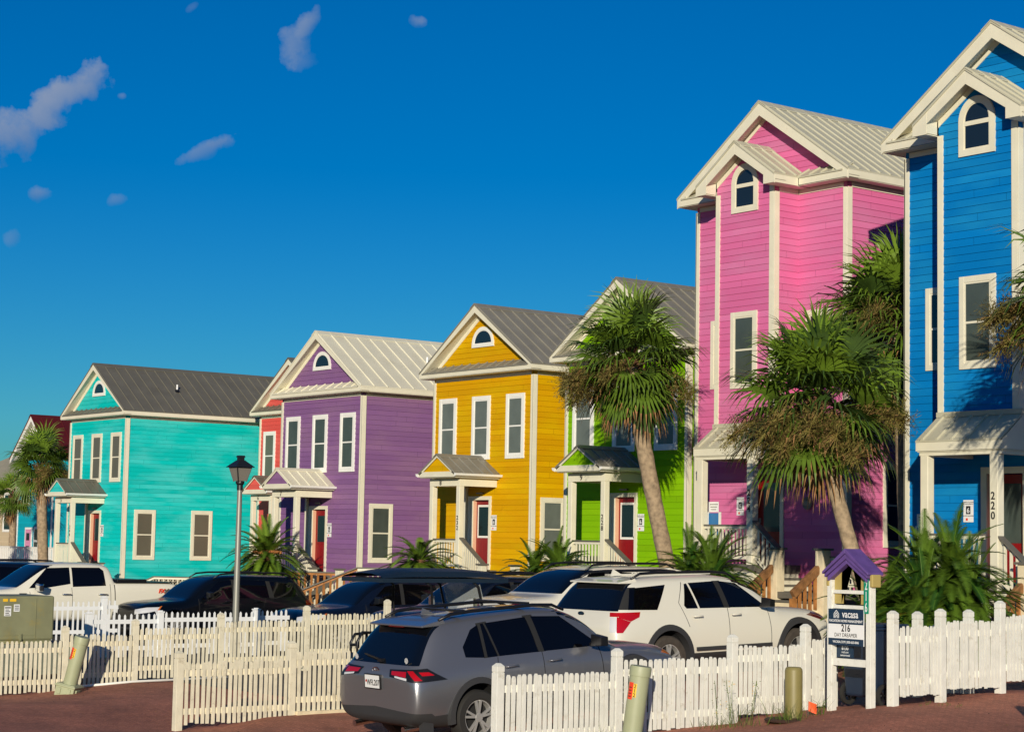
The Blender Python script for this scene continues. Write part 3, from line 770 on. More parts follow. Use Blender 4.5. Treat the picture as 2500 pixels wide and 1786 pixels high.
# ------------------------------------------------------------------ tall houses with a projecting bay
def tower(name, label, X0, Yf, zf, color, number, roofc, depth=11.0, porch_side=True):
    """x runs 0..W from the left wall; bay from BX0 to BX1 projects BD"""
    W, BX0, BX1, BD = 5.02, 1.54, 3.47, .80
    ZW = 8.84; m = .70; ov = .38; base = -.6
    h = thing(name, label, 'house', (X0, Yf, zf), group='tall houses with a bay at the right')
    F = frame_front(); FB = (V((0, -BD, 0)), V((1, 0, 0)), V((0, -1, 0))); FS = frame_side(W); FL = frame_left(0)
    cx = W / 2; bcx = (BX0 + BX1) / 2
    mb = MB(); ze = ZW + .22; hw = W / 2 + .36; zr = ze + hw * m
    door = (1.98, 2.95, 0, 2.13)
    siding(mb, F, 0, W, base, ZW, [door])
    lim = lambda z: (cx - min(W / 2, max(0, (zr - .2 - z) / m)), cx + min(W / 2, max(0, (zr - .2 - z) / m)))
    siding(mb, F, 0, W, ZW, zr - .22, lim=lim)
    bhw = (BX1 - BX0) / 2 + .36; bze = ZW + .22; bzr = bze + bhw * m
    blim = lambda z: (bcx - min((BX1 - BX0) / 2, max(0, (bzr - .2 - z) / m)), bcx + min((BX1 - BX0) / 2, max(0, (bzr - .2 - z) / m)))
    siding(mb, FB, BX0, BX1, 2.95, bzr - .22, lim=blim)
    siding(mb, (V((BX1, -BD, 0)), V((0, 1, 0)), V((1, 0, 0))), 0, BD, 2.6, ZW)
    siding(mb, (V((BX0, -BD, 0)), V((0, 1, 0)), V((-1, 0, 0))), 0, BD, 2.6, ZW)
    siding(mb, FS, 0, depth, base, ZW); siding(mb, FL, 0, depth, base, ZW)
    mb.build('siding', color, h, fixn=False)
    cb = MB(); cb.box(.01, W - .01, .30, depth, base, ZW); cb.box(.01, 1.97, .004, .30, base, ZW); cb.box(2.96, W - .01, .004, .30, base, ZW); cb.box(1.97, 2.96, .004, .30, 2.14, ZW)
    cb.box(BX0 + .02, BX1 - .02, -BD + .02, -.01, 2.55, ZW)
    cb.prism([(.02, .02, ZW), (W - .02, .02, ZW), (cx, .02, zr - .25)], (0, depth - .04, 0))
    cb.prism([(BX0 + .02, -BD + .02, ZW), (BX1 - .02, -BD + .02, ZW), (bcx, -BD + .02, bzr - .25)], (0, BD, 0))
    cb.build('wall_core', color, h)
    t = MB()
    for a, b in ((-.03, .10), (W - .11, W)): t.box(a, b, -.035, 0, base, ZW - .13)
    t.box(W, W + .035, -.035, .125, base, ZW - .13); t.box(-.035, 0, -.035, .125, base, ZW - .13)
    for a, b in ((BX0 - .02, BX0 + .12), (BX1 - .14, BX1)): t.box(a, b, -BD - .035, -BD, 2.95, ZW + (.02 if a > 2 else .0))
    t.box(BX1, BX1 + .035, -BD - .035, -BD + .13, 2.6, ZW - .13)
    # friezes
    t.box(.10, BX0 - .02, -.03, 0, ZW - .125, ZW - .012); t.box(BX1 + .035, W - .11, -.03, 0, ZW - .125, ZW - .012)
    t.box(W, W + .03, .125, depth, ZW - .125, ZW - .012); t.box(BX1, BX1 + .03, -BD + .13, -.03, ZW - .125, ZW - .012)
    t.build('corner_board', 'cream', h, bevel=.004)
    roof = gable_roof(h, roofc, cx, hw, -ov - .02, depth + .25, ze, m, rib=.36, ribh=.028, capw=.24)
    broof = gable_roof(h, roofc, bcx, bhw, -BD - ov - .02, -.02, bze - .004, m, rib=.36, ribh=.035, capw=.2, name='bay_roof')
    gt = gable_front_trim(h, cx, hw, 0, ov, ze, m, rake=.24, wallhw=W / 2)
    for s in (-1, 1):
        xe = cx + s * hw
        gt.box(min(xe, xe - s * .022), max(xe, xe - s * .022), -ov + .024, depth + .2, ZW + .017, ZW + .184)
        gt.box(min(cx + s * W / 2, xe - s * .022), max(cx + s * W / 2, xe - s * .022), -ov + .02, depth + .2, ZW, ZW + .016)
    for a, b in ((-.36 + .022, BX0 - .37), (BX1 + .37, W + .36 - .022)):
        gt.box(a, b, -ov - .004, -ov - .0005, ZW + .017, ZW + .18); gt.box(a, b, -ov + .022, 0, ZW + .001, ZW + .0155)
    gt.build('gable_trim', 'cream', h, bevel=.003)
    gb = gable_front_trim(h, bcx, bhw, -BD, ov, bze, m, rake=.22, wallhw=(BX1 - BX0) / 2)
    for s in (-1, 1):
        xe = bcx + s * bhw; yo = -BD - ov
        # boxed return at the foot of the rake
        gb.prism([(xe - s * .026, yo + .025, ZW + .02), (xe - s * .34, yo + .025, ZW + .02), (xe - s * .34, yo + .025, ZW + .15 + .30 * m), (xe - s * .026, yo + .025, ZW + .15)], (0, ov - .06, 0))
        gb.prism([(xe, yo - .005, ZW - .012), (xe - s * .36, yo - .005, ZW - .012), (xe - s * .36, yo - .005, ZW + .17 + .36 * m), (xe, yo - .005, ZW + .17)], (0, .004, 0))
        gb.box(min(xe, xe - s * .022), max(xe, xe - s * .022), yo + .024, -.39, ZW - .008, ZW + .183)
        gb.box(min(xe - s * .022, xe - s * .345), max(xe - s * .022, xe - s * .345), yo + .022, -.01, ZW - .011, ZW + .006)
    gb.build('bay_trim', 'cream', h, bevel=.003)
    # little pent roofs either side of the bay, at the eaves
    for a, b in ((-.20, BX0 - .2), (BX1 + .2, W + .20)):
        pr = MB()
        pr.prism([(a, -ov - .03, ZW + .20), (b, -ov - .03, ZW + .20), (b, -.02, ZW + .42), (a, -.02, ZW + .42)], (0, 0, -.028))
        x = a + .16
        while x < b:
            pr.prism([(x - .022, -ov - .03, ZW + .20), (x + .022, -ov - .03, ZW + .20), (x + .01, -ov - .03, ZW + .24), (x - .01, -ov - .03, ZW + .24)], (0, ov, .215)); x += .36
        pr.build('pent_roof', roofc, h)
    arch_window(h, FB, bcx, .88, 8.33, 9.03, 9.50, trim='cream', cw=.13, split=True)
    window(h, FB, bcx - .44, bcx + .44, 4.13, 5.95, 'pane_green', 'cream', cw=.12)
    window(h, F, .54, 1.36, 4.25, 5.94, 'pane_dark', 'cream')
    window(h, F, 3.75, 4.60, 4.25, 5.94, 'pane_dark', 'cream')
    window(h, FS, 1.2, 2.1, .45, 2.4, 'pane_dark', 'cream')
    # door
    d = MB(); d.fbox(F, door[0] - .04, door[0] + .09, 0, .045, 0, 2.26); d.fbox(F, door[1] - .0, door[1] + .11, 0, .045, 0, 2.26); d.fbox(F, door[0] + .09, door[1], 0, .043, 2.13, 2.26)
    dr = d.build('front_door', 'cream', h, bevel=.003)
    j = MB(); j.box(door[0] + .06, door[0] + .09, 0, .2, 0, 2.13); j.box(door[1] - .03, door[1] - .001, 0, .2, 0, 2.13); j.build('jamb', 'jamb', dr)
    lf = MB(); lf.box(door[0] + .09, door[1] - .03, .13, .17, .02, 2.12); lf.build('door_leaf', 'door_red', dr)
    gl = MB(); gl.box(door[0] + .28, door[1] - .16, .122, .13, .78, 1.94); gl.build('door_light', 'pane_green', dr)
    hd = MB(); hd.box(door[0] + .13, door[0] + .2, .1, .13, .98, 1.1); hd.build('door_handle', 'steel', dr)
    # porch roof hung off the bay
    pw0, pw1, PY = BX0 + .0, BX1 + .12, -BD - .72
    zt, zb = 3.26, 2.72
    p = MB()
    p.prism([(pw0 - .0, PY, zb), (pw1, PY, zb), (pw1, -BD - .01, zt), (pw0, -BD - .01, zt)], (0, 0, -.03))
    x = pw0 + .16
    while x < pw1 - .1:
        p.prism([(x - .03, PY, zb), (x + .03, PY, zb), (x + .02, PY, zb + .045), (x - .02, PY, zb + .045)], (0, -BD - .01 - PY, zt - zb)); x += .36
    p.box(pw0, pw1 + .01, -BD - .10, -BD - .037, zt - .05, zt + .05)
    pr_ = p.build('porch_roof', roofc, h)
    f = MB(); f.box(pw0, pw1, PY + .01, PY + .035, zb - .20, zb - .031); f.prism([(pw1 - .022, PY + .035, zb - .035), (pw1 - .022, -BD - .02, zt - .06), (pw1 - .022, -BD - .02, zb - .20), (pw1 - .022, PY + .035, zb - .20)], (.022, 0, 0))
    f.prism([(pw0, PY + .035, zb - .035), (pw0, -BD - .02, zt - .06), (pw0, -BD - .02, zb - .20), (pw0, PY + .035, zb - .20)], (.022, 0, 0))
    f.box(pw0 + .022, pw1 - .022, PY + .035, -.02, zb - .222, zb - .204)
    f.box(pw0 + .05, pw1 - .05, PY + .06, PY + .20, zb - .29, zb - .223)
    # beam back along the sides to the wall
    for a in (pw0 + .05, pw1 - .20): f.box(a, a + .15, PY + .20, -.02, zb - .29, zb - .224)
    f.build('porch_fascia', 'cream', h, bevel=.003)
    cbm = MB(); cbm.box(BX0, BX1, -BD + .0, -.0, 2.50, 2.60); cbm.build('bay_underside', 'cream', h)
    for i, px in enumerate((pw0 + .08, pw1 - .30)):
        q = MB(); q.box(px, px + .19, PY + .05, PY + .24, -.15, zb - .29)
        po = q.build('porch_post', 'cream', h, bevel=.014)
        if i == 1:
            Fp = (V((px + .08, PY + .05, 0)), V((1, 0, 0)), V((0, -1, 0))); tm = MB()
            for k, ch in enumerate(number): text_mb(ch, .20, Fp, 0, 1.58 - k * .185, mb=tm, bold=.003)
            tm.build('street_number', 'ink', po)
    fb = MB(); fb.box(.03, W - .03, .03, depth, -2.4, base + .01); fb.build('foundation', 'concrete', h)
    return h
H['K'] = tower('pink_house', 'tall pink house with a projecting bay and arched window', -35.29, 33.0, -.35, 'pink', '224', 'roof_pale')
H['B'] = tower('blue_house', 'tall blue house cut off by the right edge', -26.62, 30.8, -.56, 'blue', '220', 'roof_pale')
plaque(-25.0, 30.8, -.56 + 1.40)['label'] = 'white plaque with a 6 on the blue house'
plaque(-35.29 + 1.62, 33.0, -.33 + 1.36)['label'] = 'white plaque behind the porch rail of the pink house'

# ------------------------------------------------------------------ porches, decks, steps
porch_steps('porch_steps', 'cream porch deck and steps of the turquoise house, number 5', -66.4, 33.0, -1.115, 1.3)
porch_steps('porch_steps', 'cream porch deck and steps of the salmon house, number 6', -60.25, 38.0, -.93, 1.3)
porch_steps('porch_steps', 'cream porch deck and steps of the purple house, number 7', -50.95, 33.4, -1.0, 1.3)
porch_steps('porch_steps', 'cream porch deck and steps of the yellow house, number 8', -43.2, 34.1, -.73, 1.3)
porch_steps('porch_steps', 'cream porch deck and steps of the green house, number 9', -36.0, 33.4, -.72, 1.25)
def tower_steps(label, X0, Yf, zf, low):
    s = thing('porch_steps', label, 'porch steps', (X0, Yf, zf), group='front porches and steps of the row')
    PY = -1.52
    d = MB(); d.box(1.5, 3.62, PY, -.03, -.16, -.012); d.build('deck', 'grey_cap', s)
    k = MB(); k.box(1.55, 3.55, PY + .03, PY + .07, -low, -.16); k.build('deck_skirt', 'cream', s)
    rail(s, (1.83, PY + .14, .88), (3.27, PY + .14, .88), bal='cream', drop=.74, capw=.10)
    rail(s, (1.60, PY + .2, .88), (1.60, -.1, .88), bal='cream', drop=.74)
    x0 = 3.42; n = 4; run = .88; zl = -.58
    st = MB(); rs = MB()
    for i in range(n):
        zt = -.012 + (i + 1) * zl / n
        st.box(x0 + i * run / n, x0 + (i + 1) * run / n + .03, PY + .08, -.1, zt - .045, zt)
        rs.box(x0 + i * run / n + .02, x0 + (i + 1) * run / n, PY + .1, -.12, -low, zt - .046)
    st.build('tread', 'grey_cap', s); rs.build('riser', 'cream', s)
    rail(s, (3.47, PY + .14, .98), (x0 + run, PY + .14, .98 + zl - .08), bal='cream', drop=.80, capw=.17, step=.16, bw=.045)
    xa, xb = x0 + run, x0 + run + 1.40
    lb = MB(); lb.box(xa, xb + .2, PY - .2, -.1, zl - .15, zl - .01); lb.build('landing', 'grey_cap', s)
    for x in (xa, xb):
        nb = MB(); nb.box(x, x + .24, PY - .22, PY + .02, -low - .2, zl + .92); no = nb.build('newel', 'wood_cream', s, bevel=.006)
        nc = MB(); nc.box(x - .045, x + .285, PY - .265, PY + .065, zl + .92, zl + .965); nc.build('newel_cap', 'grey_cap', no)
    rail(s, (xb + .24, PY + .04, zl + .78), (xb + 1.1, PY + .04, zl + .78), bal='cream', drop=.6)
    for x in (xa + .08, xb + .08):
        y0 = PY - .20
        hb = MB(); hb.bar((x, y0, zl + .52), (x, y0 - .80, zl + .52 - .56), .11, .17); ho = hb.build('handrail', 'wood_dark', s, bevel=.01)
        bb = MB()
        for i in range(5):
            y = y0 - .10 - i * .16; z = zl + .46 - (i * .16 + .1) * .70; bb.box(x - .028, x + .028, y - .028, y + .028, z - .75, z)
        bb.build('baluster', 'wood_brown', ho)
        pb = MB(); pb.box(x - .06, x + .06, y0 - .84, y0 - .72, -low - .2, zl - .12); pb.build('end_post', 'wood_brown', ho)
    for i in range(4):
        sb = MB(); sb.box(xa + .15, xb + .05, PY - .1 - (i + 1) * .29, PY - .1 - i * .29 + .03, zl - .02 - (i + 1) * .17 - .045, zl - .02 - (i + 1) * .17); sb.build('lower_tread', 'grey_cap', s)
        sb = MB(); sb.box(xa + .16, xb + .04, PY - .1 - i * .29 - .27, PY - .1 - i * .29, -low - .3, zl - .03 - (i + 1) * .17 - .046); sb.build('lower_riser', 'wood_cream', s)
    return s
tower_steps('porch steps of the pink house with cream newels and brown handrails', -35.29, 33.0, -.33, 1.6)
tower_steps('porch steps of the blue house at the right edge', -26.79, 30.8, -.52, 1.25)
# wooden walkway with brown balusters in front of the purple house
wk = thing('walkway_railing', 'raised walkway railing with brown balusters in front of the purple house', 'railing', (-50.2, 30.9, -1.0))
rail(wk, (-2.05, 0, .06), (.9, 1.6, .06), bal='wood_brown', drop=.95, step=.21, bw=.05)
rail(wk, (-2.75, -.4, -.42), (-2.05, 0, .06), bal='wood_brown', drop=.95, step=.21, bw=.05)
wk2 = thing('stair_railing', 'grey capped stair railing rising to the yellow house behind the cart', 'railing', (-48.2, 31.2, -1.0))
rail(wk2, (-1.6, -1.4, -.75), (.25, .2, .25), bal='wood_brown', drop=.95, step=.21, bw=.05, capw=.2)
rail(wk2, (.25, .2, .25), (2.4, 2.0, .25), bal='cream', drop=.9, step=.15)
wk3 = thing('stair_railing', 'grey capped ramp railing along the turquoise side wall behind the black car', 'railing', (-62.0, 33.6, -1.4))
rail(wk3, (-2.6, -2.0, -.75), (-1.2, -.9, .03), bal='cream', drop=.9, step=.18); rail(wk3, (-1.2, -.9, .03), (2.6, 2.0, .03), bal='cream', drop=.9, step=.18)
# far left houses
def far_house():
    h = thing('aqua_house', 'aqua house with a white gable and maroon metal roof at far left', 'house', (-97.1, 44.1, -1.4))
    W = 4.5; ZW = 5.5; m = .90
    mb = MB(); siding(mb, frame_front(), -W, 0, -.6, ZW); siding(mb, frame_side(), 0, 12, -.6, ZW); mb.build('siding', 'aqua', h, fixn=False)
    cb = MB(); cb.box(-W + .01, -.01, .02, 12, -2.5, ZW); cb.build('wall_core', 'aqua', h)
    gb = MB(); cx = -W / 2; hw = W / 2 + .35; ze = ZW + .1; zr = ze + hw * m
    gb.prism([(-W, -.01, ZW), (0, -.01, ZW), (cx, -.01, zr - .3)], (0, 11, 0)); gb.build('gable', 'white_paint', h)
    gable_roof(h, 'roof_maroon', cx, hw, -.5, 12.4, ze, m, rib=.55)
    t = gable_front_trim(h, cx, hw, 0, .45, ze, m, rake=.24, wallhw=W / 2, trim='white_paint')
    for x0 in (-W - .03, -.1): t.box(x0, x0 + .13, -.04, 0, -.6, ZW)
    t.build('gable_trim', 'white_paint', h)
    lv = MB()
    for i in range(8):
        z = ZW + .75 + i * .10; wv = .30 if i < 5 else .30 * math.sqrt(max(.1, 1 - ((i - 4.5) / 3.6) ** 2))
        lv.prism([(cx - wv, -.03, z), (cx + wv, -.03, z), (cx + wv, -.09, z - .06), (cx - wv, -.09, z - .06)], (0, 0, .02))
    lv.build('gable_vent', 'white_paint', h)
    F = frame_front()
    window(h, F, -4.0, -3.0, 3.0, 4.6, 'pane_dark', 'white_paint')
    d = MB(); d.fbox(F, -3.35, -2.45, 0, .05, -.3, 1.85); dr = d.build('door', 'white_paint', h)
    d = MB(); d.fbox(F, -3.25, -2.55, .05, .06, -.3, 1.75); d.build('door_leaf', 'door_pink', dr)
    d = MB()
    for z in (1.35, .65, .0): d.fbox(F, -3.1, -2.7, .06, .07, z - .2, z + .2)
    d.build('door_light', 'pane_dark', dr)
    wd = MB(); wd.fbox(F, -2.2, -.5, 0, .05, -.3, 1.9); wo = wd.build('window', 'white_paint', h)
    pn = MB()
    for i in range(3):
        for j in range(3): pn.fbox(F, -2.1 + i * .53, -2.1 + i * .53 + .44, .05, .06, -.2 + j * .69, .38 + j * .69)
    pn.build('pane', 'pane_green', wo)
    return h
far_house()
def beige_house():
    h = thing('beige_house', 'beige house with a grey roof cut off by the left edge', 'house', (-112.2, 48.6, -1.4))
    mb = MB(); siding(mb, frame_front(), -10, 0, -.6, 4.6); mb.build('siding', 'beige_wall', h, fixn=False)
    cb = MB(); cb.box(-10, -.01, .02, 12, -2.5, 4.6); cb.build('wall_core', 'beige_wall', h)
    r = MB(); r.prism([(-10.5, -.6, 4.6), (.8, -.6, 4.6), (.8, 5, 7.0), (-10.5, 5, 7.0)], (0, 0, -.06))
    x = -10.3
    while x < .8: r.prism([(x - .03, -.6, 4.6), (x + .03, -.6, 4.6), (x + .01, -.6, 4.66), (x - .01, -.6, 4.66)], (0, 5.6, 2.4)); x += .35
    r.build('roof', 'roof_grey_light', h)
    window(h, frame_front(), -1.9, -.5, 1.6, 4.0, 'pane_dark', 'white_paint')
    window(h, frame_front(), -5.9, -4.5, 1.6, 4.0, 'pane_dark', 'white_paint')
    c = MB(); c.box(-.12, .02, -.05, 0, -.6, 4.6); c.build('corner_board', 'white_paint', h)
beige_house()
wr = thing('porch_railing', 'white balustrade in front of the aqua house', 'railing', (-88, 39.6, -1.5))
rail(wr, (-12.0, 0, .95), (4.5, 0, .95), cap='white_paint', bal='white_paint', drop=.75, step=.22, bw=.06)
for x in (-12.1, -7.0, 4.5):
    nb = MB(); nb.box(x, x + .25, -.12, .13, -1, .95); nb.build('newel', 'white_paint', wr)
# boards in the porches
def porch_board(x, y, z, label):
    b = thing('porch_board', label, 'sign', (x, y, z), group='small boards standing on the porches')
    q = MB(); q.box(-.17, .17, -.02, .02, .1, .62); q.build('panel', 'blue_sign', b)
    q = MB(); q.box(-.17, .17, -.021, -.0201, .64, .88); q.build('card', 'sign_white', b)
    q = MB()
    for i in range(3): q.box(-.13 + i * .02, .14 - i * .03, -.0235, -.0215, .81 - i * .06, .83 - i * .06)
    q.build('print', 'steel', b)
    q = MB(); q.box(-.21, -.17, -.025, .025, -.5, .64); q.box(.17, .21, -.025, .025, -.5, .64); q.build('frame', 'white_paint', b)
porch_board(-35.29 + 1.95, 33.0 - 1.2, -.33 + .55, 'blue and white board behind the pink house porch rail')
porch_board(-25.85, 30.8 - .35, -.56 + .45, 'blue and white board beside the left porch post of the blue house')
rs_ = thing('round_ornament', 'round wooden ornament hung beside the red door of the pink house', 'ornament', (-35.29 + 3.85, 33.0 - .02, -.33 + 1.42))
q = MB(); q.lathe([(.15, -.045), (.13, -.015), (.0, -.015)], 20, 'y'); q.build('ring', 'roof_grey', rs_)
q = MB(); q.box(-.10, .10, -.055, -.046, -.05, .05); q.build('plate', 'roof_grey_light', rs_)
# ------------------------------------------------------------------ vehicles
def section(st):
    x, zb, wl, zm, wm, zs, ws, zt, wt, zr, wr = st
    return [(0, zb), (wl * .80, zb), (wl, zb + .07), (wm, zm), (ws, zs), (wt, zt), (wr + (wt - wr) * .12, zr - (zr - zt) * .16), (wr * .86, zr), (0, zr + .012)]
def car_body_mesh(stations, arches, arch_r, half_w, L):
    rings = []
    bm = bmesh.new()
    for st in stations:
        s = section(st); x = st[0]
        pts = [(x, y, z) for y, z in s] + [(x, -y, z) for y, z in s[1:-1]][::-1]
        rings.append([bm.verts.new(p) for p in pts])
    n = len(rings[0])
    for a, b in zip(rings, rings[1:]):
        for k in range(n):
            bm.faces.new((a[k], a[(k + 1) % n], b[(k + 1) % n], b[k]))
    K = 9
    for r_, flip in ((rings[0], False), (rings[-1], True)):
        for k in range(K - 1):
            a, b = r_[k], r_[k + 1]
            c, d = r_[(n - k - 1) % n] if k + 1 < K - 1 + 1 else None, r_[(n - k) % n]
            if k == 0: f = (a, b, c)
            elif k == K - 2: f = (a, b, d)
            else: f = (a, b, c, d)
            f = list(dict.fromkeys(f))
            if flip: f = f[::-1]
            try: bm.faces.new(f)
            except ValueError: pass
    bmesh.ops.recalc_face_normals(bm, faces=bm.faces)
    me = bpy.data.meshes.new('b'); bm.to_mesh(me); bm.free()
    ob = bpy.data.objects.new('b', me); C.objects.link(ob)
    sm = ob.modifiers.new('s', 'SUBSURF'); sm.levels = 2; sm.render_levels = 2
    cut = []
    for ax in arches:
        for s in (1, -1):
            mb = MB(); mb.lathe([(arch_r, half_w - .34), (arch_r, half_w + .3)], 36, 'y', at=(ax, 0, arch_r - .03))
            if s < 0: mb.v = [(x, -y, z) for x, y, z in mb.v]
            m2 = bpy.data.meshes.new('c'); m2.from_pydata(mb.v, [], mb.f); b2 = bmesh.new(); b2.from_mesh(m2); bmesh.ops.recalc_face_normals(b2, faces=b2.faces); b2.to_mesh(m2); b2.free()
            co = bpy.data.objects.new('c', m2); C.objects.link(co); cut.append(co)
            bo = ob.modifiers.new('bo', 'BOOLEAN'); bo.operation = 'DIFFERENCE'; bo.solver = 'EXACT'; bo.object = co
    dg = bpy.context.evaluated_depsgraph_get(); dg.update()
    res = bpy.data.meshes.new_from_object(ob.evaluated_get(dg))
    for o in cut + [ob]:
        d = o.data; bpy.data.objects.remove(o); bpy.data.meshes.remove(d)
    bm = bmesh.new(); bm.from_mesh(res); bpy.data.meshes.remove(res)
    # wheel-well faces (flat cylinder walls) become dark
    for f in bm.faces:
        c = f.calc_center_median(); f.material_index = 0
        for ax in arches:
            d = math.hypot(c.x - ax, c.z - (arch_r - .03))
            if d < arch_r + .004 and abs(c.y) > half_w - .37 and (d < arch_r - .03 or abs((c.x - ax) * f.normal.x + (c.z - arch_r + .03) * f.normal.z) > .7 * d) and (d > arch_r - .02 and abs(f.normal.y) < .3 or abs(abs(c.y) - half_w + .34) < .02):
                f.material_index = 1
    return bm
def inside(poly, p):
    s = 0; n = len(poly)
    for i in range(n):
        x1, y1 = poly[i]; x2, y2 = poly[(i + 1) % n]
        c = (x2 - x1) * (p[1] - y1) - (y2 - y1) * (p[0] - x1)
        if abs(c) < 1e-9: continue
        if s == 0: s = 1 if c > 0 else -1
        elif (c > 0) != (s > 0): return False
    return True
def carve(bm, poly, axis, sgn, nmin=.12, test=None):
    """cut a convex polygon (projected along axis) into the surface; returns the faces inside it"""
    ia, ib = {'y': (0, 2), 'x': (1, 2), 'z': (0, 1)}[axis]
    k = {'x': 0, 'y': 1, 'z': 2}[axis]
    lo = [min(p[i] for p in poly) for i in (0, 1)]; hi = [max(p[i] for p in poly) for i in (0, 1)]
    def cand():
        r = []
        for f in bm.faces:
            if f.normal[k] * sgn < nmin: continue
            if test and not test(f.calc_center_median()): continue
            A = [v.co[ia] for v in f.verts]; B = [v.co[ib] for v in f.verts]
            if max(A) < lo[0] - .001 or min(A) > hi[0] + .001 or max(B) < lo[1] - .001 or min(B) > hi[1] + .001: continue
            r.append(f)
        return r
    n = len(poly)
    for i in range(n):
        p, q = poly[i], poly[(i + 1) % n]
        co = [0, 0, 0]; co[ia], co[ib] = p
        no = [0, 0, 0]; no[ia], no[ib] = (q[1] - p[1]), -(q[0] - p[0])
        fs = cand(); es = {e for f in fs for e in f.edges}; vs = {v for f in fs for v in f.verts}
        bmesh.ops.bisect_plane(bm, geom=fs + list(es) + list(vs), dist=1e-5, plane_co=co, plane_no=no)
    return [f for f in cand() if inside(poly, (f.calc_center_median()[ia], f.calc_center_median()[ib]))]
def carve_dir(bm, poly, U, Nv, nmin=.15, test=None):
    """the same, projected along any horizontal direction Nv; polygon in (distance along U, z)"""
    U = V(U).normalized(); Nv = V(Nv).normalized()
    def cand():
        return [f for f in bm.faces if f.normal.dot(Nv) > nmin and (not test or test(f.calc_center_median()))]
    ulo, uhi = min(p[0] for p in poly) - .02, max(p[0] for p in poly) + .02; zlo, zhi = min(p[1] for p in poly) - .02, max(p[1] for p in poly) + .02
    def near(f):
        us = [v.co.dot(U) for v in f.verts]; zs = [v.co.z for v in f.verts]
        return max(us) > ulo and min(us) < uhi and max(zs) > zlo and min(zs) < zhi
    n = len(poly)
    for i in range(n):
        p, q = poly[i], poly[(i + 1) % n]
        co = U * p[0] + V((0, 0, p[1])); no = U * (q[1] - p[1]) + V((0, 0, -(q[0] - p[0])))
        fs = [f for f in cand() if near(f)]; es = {e for f in fs for e in f.edges}; vs = {v for f in fs for v in f.verts}
        bmesh.ops.bisect_plane(bm, geom=fs + list(es) + list(vs), dist=1e-5, plane_co=co, plane_no=no)
    return [f for f in cand() if near(f) and inside(poly, (f.calc_center_median().dot(U), f.calc_center_median().z))]
def lift(bm, faces, name, mat, parent, off=.0, delete=True, smooth=True, label=None):
    """turn faces of the shell into an object of their own, moved along their normals"""
    if not faces: return None
    vm = {}; vs = []; fs = []
    nrm = {}
    for f in faces:
        for v in f.verts: nrm[v] = nrm.get(v, V((0, 0, 0))) + f.normal
    for f in faces:
        ids = []
        for v in f.verts:
            if v not in vm: vm[v] = len(vs); vs.append(v.co + nrm[v].normalized() * off)
            ids.append(vm[v])
        fs.append(ids)
    mb = MB(); mb.add(vs, fs)
    # a rim so the edge of a moved piece is closed
    if abs(off) > .0005:
        ec = {}
        for f in faces:
            for e in f.edges: ec[e] = ec.get(e, 0) + 1
        for e, c in ec.items():
            if c == 1:
                a, b = e.verts; mb.add([a.co, b.co, vs[vm[b]], vs[vm[a]]], [(0, 1, 2, 3)])
    o = mb.build(name, mat, parent, smooth=35, fixn=False, label=label)
    if delete: bmesh.ops.delete(bm, geom=faces, context='FACES_ONLY')
    return o
def finish_body(bm, mats, parent, name='body'):
    me = bpy.data.meshes.new(name); bm.to_mesh(me); bm.free()
    for m_ in mats: me.materials.append(MATS[m_])
    me.polygons.foreach_set('use_smooth', [True] * len(me.polygons)); me.set_sharp_from_angle(angle=R(38))
    o = bpy.data.objects.new(name, me); C.objects.link(o); o.parent = parent
    return o
def make_wheel(parent, x, y, r, side, spokes=5, tyre='tyre', wd=.23, style='split'):
    s = side
    mb = MB(); ro = r * .70
    mb.lathe([(ro, -wd / 2), (r * .93, -wd / 2), (r, -wd / 2 + .035), (r, wd / 2 - .035), (r * .93, wd / 2), (ro, wd / 2), (ro - .02, wd / 2 - .02), (ro - .02, -wd / 2 + .02), (ro, -wd / 2)], 40, 'y', at=(x, y, r), caps=False)
    t = mb.build('wheel', tyre, parent, smooth=40)
    q = MB(); ya = y + s * (wd / 2 - .015); at = (x, 0, r)
    q.lathe([(ro + .002, ya), (ro + .002, ya - s * .004), (ro - .035, ya - s * .012), (ro - .04, ya - s * .10)], 36, 'y', at=at, caps=False)
    q.lathe([(.06, ya - s * .01), (.055, ya + s * .002), (.0, ya + s * .002)], 16, 'y', at=at, caps=False)
    for k in range(spokes):
        for d in ((-.09, .09) if style == 'split' else (0,)):
            a = 2 * PI * k / spokes + .3
            c0, s0 = math.cos(a + d * .6), math.sin(a + d * .6); c1, s1 = math.cos(a + d * 1.9), math.sin(a + d * 1.9)
            q.bar((x + c0 * .04, ya - s * .02, r + s0 * .04), (x + c1 * (ro - .025), ya - s * .012, r + s1 * (ro - .025)), .03 if style == 'split' else .055, .03, up=(0, 1, 0))
    q.build('rim', 'rim', t, smooth=40)
    b = MB(); b.lathe([(ro - .04, ya - s * .10), (0, ya - s * .10)], 30, 'y', at=at, caps=False); b.build('brake_well', 'black_rough', t, fixn=False)
    return t
